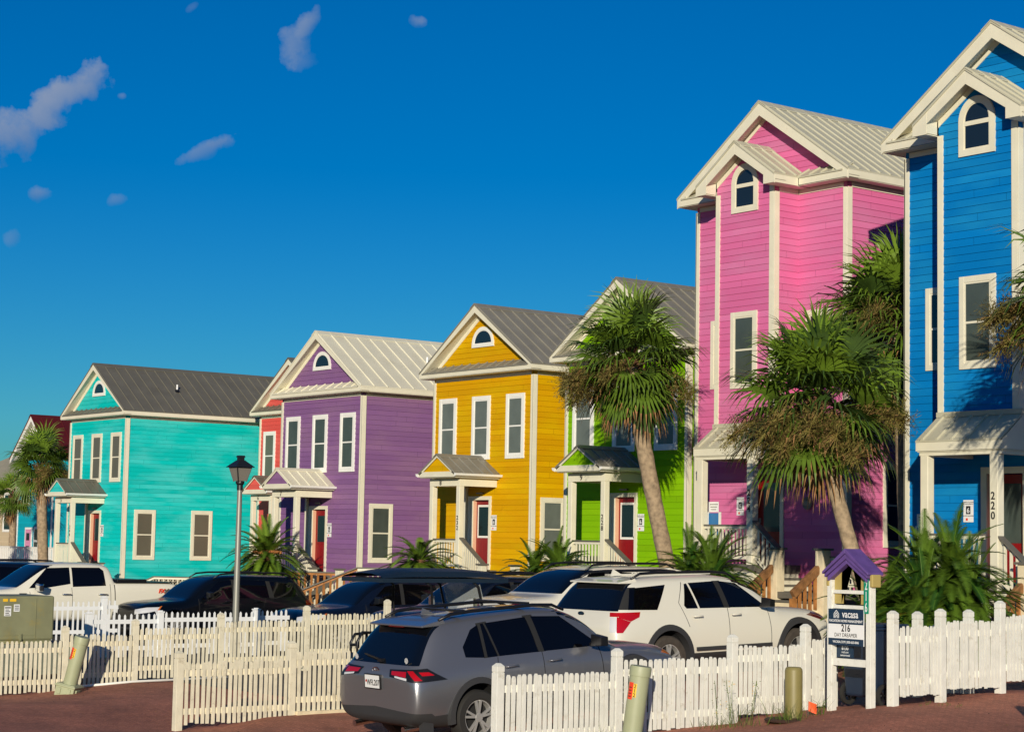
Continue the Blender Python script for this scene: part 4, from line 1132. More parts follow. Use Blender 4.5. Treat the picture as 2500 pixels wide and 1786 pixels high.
def suv(name, label, loc, rz, p, paint, pitch=0, detail=2, group='cars parked in front of the row', extras=()):
    """x runs from the rear bumper (0) to the nose (L); p gives the proportions"""
    L, W, Ht = p['L'], p['W'] / 2, p['H']
    car = thing(name, label, p.get('cat', 'car'), loc, rz, group, pitch=-pitch)
    zb = p.get('clear', .24); belt = p['belt']; hood = p['hood']; cow = p['cowl']; rf = p['roof_f']; rr = p['roof_r']; tail = p['tail']
    wr = W * p.get('tumble', .70); rs = p.get('rslope', .5)
    bl = belt
    st = [(-.02, .44, W * .78, .58, W * .84, .74, W * .83, .88, W * .78, .93, W * .58),
          (.015, .36, W * .88, .58, W * .95, .80, W * .94, .97, W * .88, 1.02, W * .68),
          (.12, zb + .08, W * .92, .62, W * .985, .90, W * .975, bl - .07, W * .90, bl + .0, W * .72),
          (.12 + rs * .28, zb + .03, W * .93, .64, W, .94, W * .985, bl - .02, W * .915, bl + (Ht - bl) * .47, W * .74),
          (.12 + rs * .60, zb + .01, W * .93, .65, W, .95, W * .99, bl - .01, W * .915, Ht - .085, wr * 1.02),
          (.12 + rs * .78, zb, W * .94, .66, W, .96, W * .99, bl, W * .915, Ht - .03, wr),
          (rr + .15, zb, W * .94, .66, W, .96, W * .99, bl, W * .92, Ht - .015, wr),
          (L * .36, zb, W * .94, .66, W, .95, W * .985, bl - .01, W * .925, Ht, wr),
          (L * .50, zb, W * .94, .66, W, .94, W * .98, bl - .02, W * .925, Ht - .005, wr),
          (rf - .10, zb, W * .94, .66, W, .93, W * .98, bl - .035, W * .92, Ht - .045, wr),
          (rf + .14, zb, W * .94, .66, W, .92, W * .98, bl - .045, W * .915, Ht - .115, wr * 1.01),
          ((rf + cow) / 2 + .06, zb, W * .94, .66, W, .92, W * .98, bl - .06, W * .91, (Ht + hood) / 2 + .03, wr * 1.07),
          (cow, zb, W * .94, .66, W, .90, W * .98, hood - .03, W * .90, hood + .035, W * .76),
          (cow + .12, zb, W * .94, .66, W, .88, W * .98, hood - .07, W * .89, hood - .0, W * .74),
          ((cow + L) / 2, zb, W * .93, .66, W * .995, .84, W * .97, hood - .12, W * .87, hood - .035, W * .70),
          (L - .30, zb + .02, W * .93, .62, W * .985, .80, W * .96, hood - .16, W * .86, hood - .07, W * .66),
          (L - .08, zb + .03, W * .89, .56, W * .955, .74, W * .94, hood - .22, W * .84, hood - .13, W * .66),
          (L + .005, .33, W * .80, .50, W * .90, .66, W * .89, hood - .30, W * .82, hood - .23, W * .62),
          (L + .03, .38, W * .72, .50, W * .82, .64, W * .81, hood - .36, W * .76, hood - .30, W * .54)]
    ar = p['wheel_r'] + .065
    wx = (p['rear_oh'], L - p['front_oh'])
    bm = car_body_mesh(st, wx, ar, W, L)
    side = lambda s: (lambda c: c.y * s > .3)
    zt = Ht - .115; b0 = belt
    wins = p['windows']
    for s in (1, -1):
        for poly in wins: carve(bm, poly, 'y', s, .25, side(s))
        for poly in p.get('pillars', []):
            for f in carve(bm, poly, 'y', s, .25, side(s)): f.material_index = 1
    for s in (1, -1):
        for i, (poly) in enumerate(wins):
            fs = carve(bm, poly, 'y', s, .25, side(s)); lift(bm, fs, 'side_window', 'car_glass_tint', car, -.006)
    # windshield and rear window
    ww = wr * 1.02
    fs = carve(bm, [(-ww * .97, Ht - .085), (ww * .97, Ht - .085), (W * .80, hood + .045), (-W * .80, hood + .045)], 'x', 1, .12, lambda c: c.x > rf - .15 and c.z > hood)
    lift(bm, fs, 'windshield', 'car_glass', car, -.004)
    fs = carve(bm, [(-ww * .95, Ht - .10), (ww * .95, Ht - .10), (W * .82, belt + .0), (-W * .82, belt + .0)], 'x', -1, .12, lambda c: c.x < 1.2)
    lift(bm, fs, 'rear_window', 'car_glass', car, -.004)
    # lights
    for poly, mat in p.get('tail_wrap', []):
        for s in (1, -1):
            fs = carve_dir(bm, poly, (1, s, 0), (-1, s, 0), .12, lambda c, s=s: c.y * s > .1 and c.x < 1.0); lift(bm, fs, 'tail_light', mat, car, .005)
    for poly, mat in p.get('head_wrap', []):
        for s in (1, -1):
            fs = carve_dir(bm, poly, (-1, s, 0), (1, s, 0), .12, lambda c, s=s: c.y * s > .1 and c.x > L - 1.2); lift(bm, fs, 'headlight', mat, car, .005)
    for poly, mat in p.get('tail_side', []):
        for s in (1, -1):
            fs = carve(bm, poly, 'y', s, .1, lambda c, s=s: c.y * s > .3 and c.x < 1); lift(bm, fs, 'tail_light', mat, car, .006)
    for poly, mat in p.get('tail_rear', []):
        for s in (1, -1):
            pp = [(y * s, z) for y, z in poly]
            fs = carve(bm, pp, 'x', -1, .1, lambda c, s=s: c.y * s > .1 and c.x < 1); lift(bm, fs, 'tail_light', mat, car, .006)
    for poly, mat in p.get('head_side', []):
        for s in (1, -1):
            fs = carve(bm, poly, 'y', s, .08, lambda c, s=s: c.y * s > .3 and c.x > 3); lift(bm, fs, 'headlight', mat, car, .005)
    for poly, mat in p.get('head_front', []):
        for s in (1, -1):
            fs = carve(bm, [(y * s, z) for y, z in poly], 'x', 1, .08, lambda c, s=s: c.y * s > .1 and c.x > 3); lift(bm, fs, 'headlight', mat, car, .005)
    if 'grille' in p:
        fs = carve(bm, p['grille'], 'x', 1, .1, lambda c: c.x > 3); lift(bm, fs, 'grille', 'black', car, -.012)
    # lower cladding
    zc = p.get('clad', .50)
    if zc:
        fs = [f for f in bm.faces]
        es = list(bm.edges); vs = list(bm.verts)
        bmesh.ops.bisect_plane(bm, geom=fs + es + vs, dist=1e-5, plane_co=(0, 0, zc), plane_no=(0, 0, 1))
        for s in (1, -1):
            for poly in p.get('clad_wrap', []):
                for f in carve_dir(bm, poly, (1, s, 0), (-1, s, 0), .0, lambda c, s=s: c.y * s > -.02 and c.x < 1.0):
                    if f.material_index == 0: f.material_index = 2
        zr_ = zc
        if zr_ != zc:
            bmesh.ops.bisect_plane(bm, geom=list(bm.faces) + list(bm.edges) + list(bm.verts), dist=1e-5, plane_co=(0.0, 0, zr_), plane_no=(-.35, 0, 1) )
        for f in bm.faces:
            c = f.calc_center_median()
            if f.material_index == 0 and (c.z < zc or (zr_ != zc and (c.z - zr_) < c.x * -.35 + .0 and c.x < wx[0] - .3)): f.material_index = 2
    # door seams
    for s in (1, -1):
        for poly in p.get('seams', []):
            fs = carve(bm, poly, 'y', s, .2, side(s))
            for f in fs: f.material_index = 1 if f.material_index == 0 else f.material_index
    fs = carve(bm, [(-W * .9, belt - .045), (W * .9, belt - .045), (W * .9, belt - .037), (-W * .9, belt - .037)], 'x', 1, .0, lambda c: False) if False else []
    finish_body(bm, [paint, 'black_rough', 'cladding'], car)
    # arch flares
    if p.get('flare', True):
        for x in wx:
            for s in (1, -1):
                q = MB(); n = 22; r0, r1 = ar - .008, ar + p.get('flare_w', .065)
                a0, a1 = R(-8), R(188)
                P0, P1, P2 = [], [], []
                for i in range(n + 1):
                    a = a0 + (a1 - a0) * i / n; c, sn = math.cos(a), math.sin(a)
                    P0.append((x + r0 * c, s * (W + .012), ar - .03 + r0 * sn)); P1.append((x + r1 * c, s * (W + .004), ar - .03 + r1 * sn)); P2.append((x + (r1 + .012) * c, s * (W - .055), ar - .03 + (r1 + .012) * sn))
                P3 = [(a, s * (W - .14), c) for a, b, c in P0]
                for i in range(n):
                    q.quad(P0[i], P0[i + 1], P1[i + 1], P1[i]); q.quad(P1[i], P1[i + 1], P2[i + 1], P2[i]); q.quad(P0[i], P0[i + 1], P3[i + 1], P3[i])
                q.build('wheel_arch', 'cladding', car, smooth=40)
    for x in wx:
        for s in (1, -1): make_wheel(car, x, s * (W - .13), p['wheel_r'], s, p.get('spokes', 5), p.get('tyre', 'tyre'), style=p.get('wstyle', 'split'))
    # mirrors, handles, rails, plate
    for s in (1, -1):
        q = MB(); mx_, mz = p['mirror']; q.tube([(mx_, s * (W - .06), mz - .06), (mx_ - .02, s * (W + .06), mz - .04)], .03)
        q.prism([(mx_ - .07, s * (W + .02), mz - .08), (mx_ - .06, s * (W + .23), mz - .06), (mx_ - .06, s * (W + .235), mz + .06), (mx_ - .07, s * (W + .03), mz + .09)], (.13, 0, -.01))
        mo = q.build('mirror', p.get('mirror_mat', paint), car, bevel=.022)
        for hx in p['handles']:
            q = MB(); hy = W * .985 + .012; q.tube([(hx - .10, s * hy, p['hz']), (hx - .085, s * (hy + .028), p['hz']), (hx + .085, s * (hy + .028), p['hz']), (hx + .10, s * hy, p['hz'])], .014)
            q.build('door_handle', p.get('handle_mat', paint), car, smooth=True)
        if p.get('rails', True):
            q = MB(); ra, rb = p.get('rail_x', (rr + .25, rf - .1)); rz_ = Ht + p.get('rail_h', .055); ry = s * wr * .93
            q.tube([(ra - .15, ry, Ht - .03), (ra + .05, ry, rz_ - .01), (ra + .4, ry, rz_), (rb - .4, ry, rz_ - .015), (rb - .05, ry, rz_ - .045), (rb + .15, ry, Ht - .09)], [.018, .024, .024, .024, .022, .016])
            q.build('roof_rail', 'black', car, smooth=True)
    if p.get('spoiler', True):
        q = MB(); xw = ww * .98; x0 = .12 + rs * p.get('spoil_x', .40)
        q.prism([(x0, xw * .93, Ht - .105), (x0, xw * .93, Ht - .08), (x0 + .34, xw * .90, Ht - .025), (x0 + .40, xw * .90, Ht - .11)], (0, -2 * xw * .92, 0))
        q.build('spoiler', paint, car, bevel=.012)
    return car
def interp_note(): pass
# -- proportions of each car
def windows_for(belt, Ht, xs_, slope_r=.25, slope_f=.62):
    pass
COMPACT = dict(L=4.60, W=1.86, H=1.66, belt=1.10, hood=1.03, cowl=3.42, roof_f=2.72, roof_r=.62, tail=.1, rslope=.62, tumble=.69, rear_oh=.99, front_oh=.92, wheel_r=.355,
    windows=[[(.86, 1.14), (1.16, 1.105), (1.20, 1.52), (1.06, 1.47), (.86, 1.27)], [(1.21, 1.105), (1.38, 1.10), (1.30, 1.53), (1.25, 1.525)], [(1.41, 1.10), (2.08, 1.085), (2.02, 1.545), (1.33, 1.53)], [(2.17, 1.085), (3.10, 1.06), (3.08, 1.14), (2.62, 1.50), (2.12, 1.545)]],
    seams=[[(2.10, .50), (2.112, .50), (2.132, 1.085), (2.12, 1.085)], [(1.24, .62), (1.252, .62), (1.38, 1.09), (1.368, 1.09)], [(3.16, .50), (3.172, .50), (3.145, 1.05), (3.13, 1.05)], [(1.4, .50), (3.16, .50), (3.16, .51), (1.4, .51)]],
    mirror=(2.98, 1.15), handles=(1.55, 2.30), hz=.96, mirror_mat='black', handle_mat='paint_grey', clad=.46, clad_wrap=[[(-.05, .2), (-.05, .80), (.42, .80), (.60, .76), (.80, .50), (1.3, .46), (1.3, .2)]], spokes=5, wstyle='split', rail_x=(.78, 2.6), rail_h=.04,
    pillars=[[(2.02, 1.085), (2.20, 1.08), (2.15, 1.565), (1.98, 1.565)], [(1.15, 1.10), (1.42, 1.10), (1.36, 1.55), (1.18, 1.54)]],
    tail_wrap=[([(.27, .985), (.49, .965), (.49, 1.03), (.27, 1.028)], 'light_red'), ([(.50, 1.04), (.585, 1.04), (.71, .925), (.615, .925)], 'light_red'), ([(.66, 1.025), (.78, 1.02), (.85, .975), (.705, .98)], 'light_red'),
               ([(.32, .955), (.50, .925), (.50, .955), (.32, .975)], 'light_clear'), ([(.24, .96), (.60, .905), (1.0, .905), (.76, 1.065), (.24, 1.045)], 'black')],
    head_wrap=[([(-2.48, .84), (-2.60, .86), (-2.90, .80), (-2.62, .79)], 'light_amber')], grille=[(-.5, .42), (.5, .42), (.48, .72), (-.48, .72)])
rav = suv('parked_suv', 'metallic grey compact suv seen from behind with plate WFL207', (-21.23, 14.29, -2.67), R(91.1), COMPACT, 'paint_grey', pitch=R(5))
def grey_details(car):
    FR = (V((-.004, 0, 0)), V((0, -1, 0)), V((-1, 0, 0)))   # rear face frame: a runs to the car's right
    q = MB(); q.fbox(FR, -.165, .165, -.02, .04, .80, .965); pl = q.build('licence_plate', 'plate_white', car)
    q = MB(); q.fbox(FR, -.175, .175, -.02, .043, .79, .80); q.fbox(FR, -.175, .175, -.02, .043, .965, .975); q.fbox(FR, -.175, -.165, -.02, .043, .80, .965); q.fbox(FR, .165, .175, -.02, .043, .80, .965); q.build('plate_frame', 'black', pl)
    tm = text_mb('WFL207', .105, FR, .022, .835, b=.042, depth=.001, sx=.76, bold=.001); tm.build('lettering', 'ink', pl)
    q = MB(); q.lathe([(.018, -.0545), (.0, -.0545)], 12, 'x', at=(.1055 - .004 - .0, .135, .885)); q.v = [(-.0455, y, z) for x, y, z in q.v]; q.build('emblem', 'tag_red', pl, fixn=False)
    # garnish above the plate, badge, wiper, reflectors, exhausts, high brake light, stickers
    q = MB(); q.prism([(.045, .62, .985), (.045, -.62, .985), (.035, -.56, 1.035), (.035, .56, 1.035)], (.06, 0, 0)); q.build('tailgate_garnish', 'paint_grey', car, bevel=.01)
    q = MB()
    for rx, rz_ in ((.075, .050), (.032, .047)):
        for i in range(24):
            a, b = 2 * PI * i / 24, 2 * PI * (i + 1) / 24
            q.bar((.022, rx * math.cos(a), 1.012 + rz_ * math.sin(a)), (.022, rx * math.cos(b), 1.012 + rz_ * math.sin(b)), .012, .008)
    for i in range(20):
        a, b = 2 * PI * i / 20, 2 * PI * (i + 1) / 20
        q.bar((.022, .06 * math.cos(a), 1.038 + .018 * math.sin(a)), (.022, .06 * math.cos(b), 1.038 + .018 * math.sin(b)), .010, .008)
    q.build('badge', 'chrome', car)
    q = MB(); text_mb('XLE', .055, FR, .56, .735, b=-.025, depth=.003, mb=q, bold=.001); q.build('trim_badge', 'chrome', car)
    q = MB(); q.bar((.115, .02, 1.15), (.16, .42, 1.20), .025, .02); q.box(.09, .16, -.04, .05, 1.12, 1.16); q.build('rear_wiper', 'black', car)
    for s in (1, -1):
        q = MB(); q.box(.015, .06, s * .62 - .12, s * .62 + .12, .555, .59); q.build('reflector', 'light_red', car)
        q = MB(); q.tube([(.35, s * .55, .30), (.02, s * .55, .29)], .042, 14); q.build('exhaust', 'chrome', car, smooth=40)
        q = MB(); q.lathe([(.038, 0), (.0, 0)], 18, 'x'); q.v = [(.115, y + s * .56, z + 1.16) for x, y, z in q.v]; q.build('sticker', 'sign_white', car, fixn=False)
    q = MB(); q.box(.37, .40, -.16, .16, 1.545, 1.56); q.build('high_brake_light', 'light_red_dark', car)
    q = MB(); q.prism([(.78, -.015, 1.66), (1.0, -.012, 1.66), (.82, -.008, 1.75)], (0, .02, 0)); q.build('antenna_fin', 'paint_grey', car)
    q = MB(); q.bar((.15, -.93 + .05, .40), (.15, -.93 + .05, .16), .3, .01, up=(1, 0, 0)); q.build('mud_flap', 'cladding', car)
    for x in (1.05, 2.15):
        q = MB(); q.bar((x, -.58, 1.712), (x, .58, 1.712), .055, .03); q.build('cross_bar', 'black', car)
grey_details(rav)
FULL = dict(L=5.05, W=2.0, H=1.74, belt=1.20, hood=1.15, cowl=3.72, roof_f=2.95, roof_r=.60, tail=.1, rslope=.60, tumble=.70, rear_oh=1.15, front_oh=.86, wheel_r=.385, clear=.28,
    windows=[[(.34, 1.22), (.95, 1.20), (1.28, 1.60), (.50, 1.56)], [(1.60, 1.20), (1.86, 1.195), (1.76, 1.61), (1.70, 1.60), (1.56, 1.25)], [(1.90, 1.195), (2.46, 1.185), (2.38, 1.63), (1.80, 1.615)], [(2.58, 1.185), (3.42, 1.165), (3.40, 1.22), (2.90, 1.585), (2.50, 1.63)]],
    seams=[[(2.50, .52), (2.512, .52), (2.532, 1.18), (2.52, 1.18)], [(1.60, .90), (1.612, .90), (1.462, 1.30), (1.45, 1.30)], [(1.45, 1.30), (1.462, 1.30), (1.66, 1.63), (1.645, 1.63)], [(3.50, .52), (3.512, .52), (3.482, 1.14), (3.47, 1.14)]],
    mirror=(3.28, 1.25), handles=(1.78, 2.66), hz=1.07, mirror_mat='black', clad=.46, spokes=5, tyre='tyre_dusty', rail_x=(.75, 2.8), rail_h=.06, flare_w=.085,
    pillars=[[(2.42, 1.185), (2.60, 1.18), (2.54, 1.635), (2.36, 1.635)], [(.16, 1.225), (.45, 1.22), (.62, 1.575), (.42, 1.575)]],
    tail_wrap=[([(.575, .87), (.69, .87), (.69, 1.10), (.575, 1.11)], 'light_clear'), ([(.69, .86), (.79, .86), (.91, 1.03), (.69, 1.115)], 'light_red'), ([(.57, 1.115), (.72, 1.115), (.72, 1.18), (.57, 1.18)], 'light_red'), ([(.72, 1.105), (.91, 1.035), (1.04, 1.10), (1.05, 1.18), (.72, 1.18)], 'light_red')],
    head_wrap=[([(-2.55, .99), (-2.75, 1.03), (-3.20, .93), (-2.80, .88)], 'light_red_dark')], grille=[(-.6, .5), (.6, .5), (.55, .85), (-.55, .85)])
expl = suv('parked_suv', 'cream white full size suv with dusty tyres and red tail lights', (-24.92, 20.72, -2.25), R(89.5), FULL, 'paint_white', pitch=R(1.8))
def white_details(car):
    q = MB(); q.prism([(.075, .50, 1.02), (.075, -.50, 1.02), (.055, -.46, 1.085), (.055, .46, 1.085)], (.06, 0, 0)); q.build('tailgate_bar', 'chrome', car, bevel=.01)
    q = MB(); q.lathe([(.055, 0), (0, 0)], 20, 'x'); q.v = [(.068, y * 1.5 , z * .62 + 1.145) for x, y, z in q.v]; q.build('badge', 'sign_navy', car, fixn=False)
    q = MB(); q.prism([(.72, -.02, 1.74), (.98, -.016, 1.745), (.78, -.008, 1.85)], (0, .03, 0)); q.build('antenna_fin', 'paint_white', car)
    q = MB(); q.bar((.26, -.02, 1.235), (.30, -.46, 1.25), .025, .02); q.build('rear_wiper', 'black', car)
    q = MB()
    for i in range(12): y = -.42 + i * .076; q.box(.95, 2.6, y, y + .012, 1.738, 1.752)
    q.build('roof_ribs', 'paint_white', car)
    q = MB(); q.box(1.75, 3.5, -1.005, -.98, .50, .56); q.build('sill_trim', 'cladding', car)
white_details(expl)
FULL2 = dict(FULL); FULL2.update(handle_mat='paint_white', tyre='tyre')
wh2 = suv('parked_suv', 'white suv facing the street, mostly hidden behind the cream white suv', (-30.2, 27.65, -2.12), R(-90), FULL2, 'paint_white')
DARK = dict(FULL); DARK.update(pillars=[[(1.22, 1.17), (1.43, 1.17), (1.46, 1.60), (1.30, 1.59)], [(2.37, 1.15), (2.53, 1.15), (2.49, 1.63), (2.33, 1.63)]], L=5.05, W=1.98, H=1.75, belt=1.16, hood=1.10, mirror_mat='black', tyre='tyre', clad=.40, flare=False, handle_mat='paint_black',
    tail_wrap=[([(.35, 1.0), (.70, .96), (.88, .98), (.84, 1.10), (.35, 1.08)], 'light_red_dark')],
    head_wrap=[([(-2.62, .93), (-2.66, .84), (-2.82, .80), (-3.25, .74), (-3.25, .86), (-2.9, .92)], 'light_clear'), ([(-2.58, .96), (-2.62, .83), (-2.66, .84), (-2.62, .95)], 'light_amber')],
    grille=[(-.62, .55), (.62, .55), (.55, .84), (-.55, .84)],
    windows=[[(.46, 1.20), (1.25, 1.17), (1.32, 1.58), (.66, 1.52)], [(1.40, 1.17), (2.40, 1.15), (2.36, 1.62), (1.44, 1.60)], [(2.50, 1.15), (3.38, 1.12), (3.36, 1.18), (2.86, 1.56), (2.46, 1.62)]])
atlas = suv('parked_suv', 'glossy black three row suv facing left behind the lamp post', (-45.49, 22.80 + 5.05, -2.67), R(-90), DARK, 'paint_black')
def round_badge(car, x, z, r):
    q = MB()
    for i in range(24):
        a, b = 2 * PI * i / 24, 2 * PI * (i + 1) / 24
        q.bar((x, r * math.cos(a), z + r * math.sin(a)), (x, r * math.cos(b), z + r * math.sin(b)), .012, .012)
    for y0, z0, y1, z1 in ((-.6, .6, -.25, -.1), (-.25, -.1, 0, .5), (0, .5, .25, -.1), (.25, -.1, .6, .6), (-.85, .2, -.4, -.8), (-.4, -.8, 0, -.15), (0, -.15, .4, -.8), (.4, -.8, .85, .2)):
        q.bar((x, y0 * r, z + z0 * r), (x, y1 * r, z + z1 * r), .012, .012)
    q.build('badge', 'chrome', car)
round_badge(atlas, 5.03, .72, .075)
q = MB()
for z in (.60, .68, .79): q.bar((4.99, -.5, z), (4.99, .5, z), .02, .018)
q.build('grille_bar', 'chrome', atlas)
suv('parked_suv', 'dark navy suv between the cream fence and the purple house walkway', (-38.4, 23.3 + 5.0, -2.58), R(-90), DARK, 'paint_navy')
suv('parked_suv', 'dark navy suv directly behind the golf cart', (-33.0, 22.4 + 5.0, -2.40), R(-90), DARK, 'paint_navy')
suv('parked_suv', 'dark blue car roof showing behind the white pickup at the left edge', (-52.6, 24.4, -2.5), R(-90), DARK, 'paint_navy')
# -- pickup truck
def pickup():
    t = thing('pickup_truck', 'white crew cab pickup truck facing left behind the green utility box', 'truck', (-48.0, 19.2 + 5.85, -2.62), R(-90), 'cars parked in front of the row')
    W, Ht, L = 1.0, 1.96, 5.85
    st = [(0, .55, W * .85, .75, W * .93, 1.05, W * .93, 1.30, W * .92, 1.38, W * .88), (.05, .48, W * .9, .75, W * .97, 1.05, W * .97, 1.34, W * .95, 1.42, W * .90),
          (.4, .42, W * .93, .75, W, 1.08, W * .99, 1.36, W * .96, 1.43, W * .90), (1.75, .42, W * .94, .75, W, 1.08, W * .99, 1.36, W * .96, 1.43, W * .90),
          (1.83, .42, W * .94, .75, W, 1.08, W * .99, 1.34, W * .94, 1.45, W * .80), (1.89, .42, W * .94, .75, W, 1.08, W * .99, 1.34, W * .93, 1.86, W * .72),
          (2.05, .42, W * .94, .75, W, 1.08, W * .99, 1.33, W * .93, 1.93, W * .72), (3.0, .42, W * .94, .75, W, 1.08, W * .99, 1.32, W * .93, 1.95, W * .72),
          (3.55, .42, W * .94, .75, W, 1.07, W * .99, 1.30, W * .93, 1.93, W * .71), (3.78, .42, W * .94, .75, W, 1.06, W * .99, 1.28, W * .92, 1.85, W * .72),
          (4.15, .42, W * .94, .75, W, 1.05, W * .99, 1.26, W * .92, 1.58, W * .76), (4.50, .42, W * .94, .75, W, 1.02, W * .99, 1.22, W * .92, 1.31, W * .82),
          (4.65, .42, W * .94, .75, W, 1.0, W * .99, 1.20, W * .91, 1.28, W * .80), (5.3, .44, W * .92, .72, W * .98, .98, W * .96, 1.14, W * .88, 1.22, W * .76),
          (5.70, .48, W * .88, .68, W * .93, .92, W * .91, 1.05, W * .84, 1.12, W * .70), (5.85, .55, W * .80, .65, W * .85, .80, W * .83, .95, W * .76, 1.0, W * .6)]
    wx = (1.24, 4.93); ar = .47
    bm = car_body_mesh(st, wx, ar, W, L)
    side = lambda s: (lambda c: c.y * s > .3)
    for s in (1, -1):
        for poly in ([(2.08, 1.35), (3.02, 1.32), (3.00, 1.82), (2.20, 1.82), (2.10, 1.74)], [(3.08, 1.32), (3.70, 1.30), (4.22, 1.22), (4.22, 1.28), (3.68, 1.80), (3.06, 1.82)]):
            lift(bm, carve(bm, poly, 'y', s, .25, side(s)), 'side_window', 'car_glass_tint', t, -.006)
        for poly in ([(3.03, .55), (3.042, .55), (3.06, 1.30), (3.048, 1.30)], [(1.955, .55), (1.967, .55), (1.967, 1.40), (1.955, 1.40)], [(1.825, .5), (1.85, .5), (1.85, 1.38), (1.825, 1.38)], [(4.20, .55), (4.212, .55), (4.212, 1.2), (4.20, 1.2)]):
            for f in carve(bm, poly, 'y', s, .2, side(s)): f.material_index = 1
    lift(bm, carve(bm, [(-.68, 1.87), (.68, 1.87), (.80, 1.30), (-.80, 1.30)], 'x', 1, .12, lambda c: c.x > 3.5 and c.z > 1.25), 'windshield', 'car_glass', t, -.004)
    lift(bm, carve(bm, [(-.66, 1.84), (.66, 1.84), (.72, 1.50), (-.72, 1.50)], 'x', -1, .3, lambda c: 1.6 < c.x < 2.2), 'rear_window', 'car_glass', t, -.004)
    finish_body(bm, ['paint_white', 'black_rough', 'cladding'], t)
    q = MB(); q.box(.05, 1.82, -.93, .93, 1.425, 1.45); q.box(.9, 1.75, -.6, .9, 1.45, 1.52); q.build('bed_cover', 'black', t, bevel=.01)
    for x in wx:
        for s in (1, -1): make_wheel(t, x, s * .86, .405, s, 6, 'tyre', .26)
    for s in (1, -1):
        q = MB(); q.tube([(4.05, s * .94, 1.26), (4.03, s * 1.08, 1.28)], .03); q.build('mirror_arm', 'black', t)
        q = MB(); q.prism([(3.98, s * 1.02, 1.22), (3.98, s * 1.30, 1.22), (3.98, s * 1.32, 1.40), (3.98, s * 1.02, 1.42)], (.13, 0, -.01)); q.build('mirror', 'chrome', t, bevel=.03)
        for hx in (2.20, 3.22):
            q = MB(); q.tube([(hx - .12, s * 1.0, 1.13), (hx - .10, s * 1.04, 1.13), (hx + .10, s * 1.04, 1.13), (hx + .12, s * 1.0, 1.13)], .018); q.build('door_handle', 'chrome', t, smooth=True)
        Fs = (V((0, s * 1.0, 0)), V((-s, 0, 0)), V((0, s, 0)))
        q = MB(); text_mb('FX', .15, Fs, -s * .50, 1.17, b=.002, depth=.004, mb=q, bold=.006, shear=.2); q.build('side_badge', 'tag_red', t)
        q = MB(); text_mb('4', .15, Fs, -s * .50 + .16, 1.17, b=.002, depth=.004, mb=q, bold=.006, shear=.2); q.build('side_badge', 'black', t)
        q = MB(); q.fbox(Fs, -s * 4.42 - .10, -s * 4.42 + .10, .0, .012, 1.10, 1.16); q.build('fender_badge', 'black', t)
    q = MB(); q.prism([(2.1, .42, 1.93), (2.35, .42, 1.95), (2.14, .42, 2.0)], (0, .03, 0)); q.build('antenna_fin', 'black', t)
pickup()
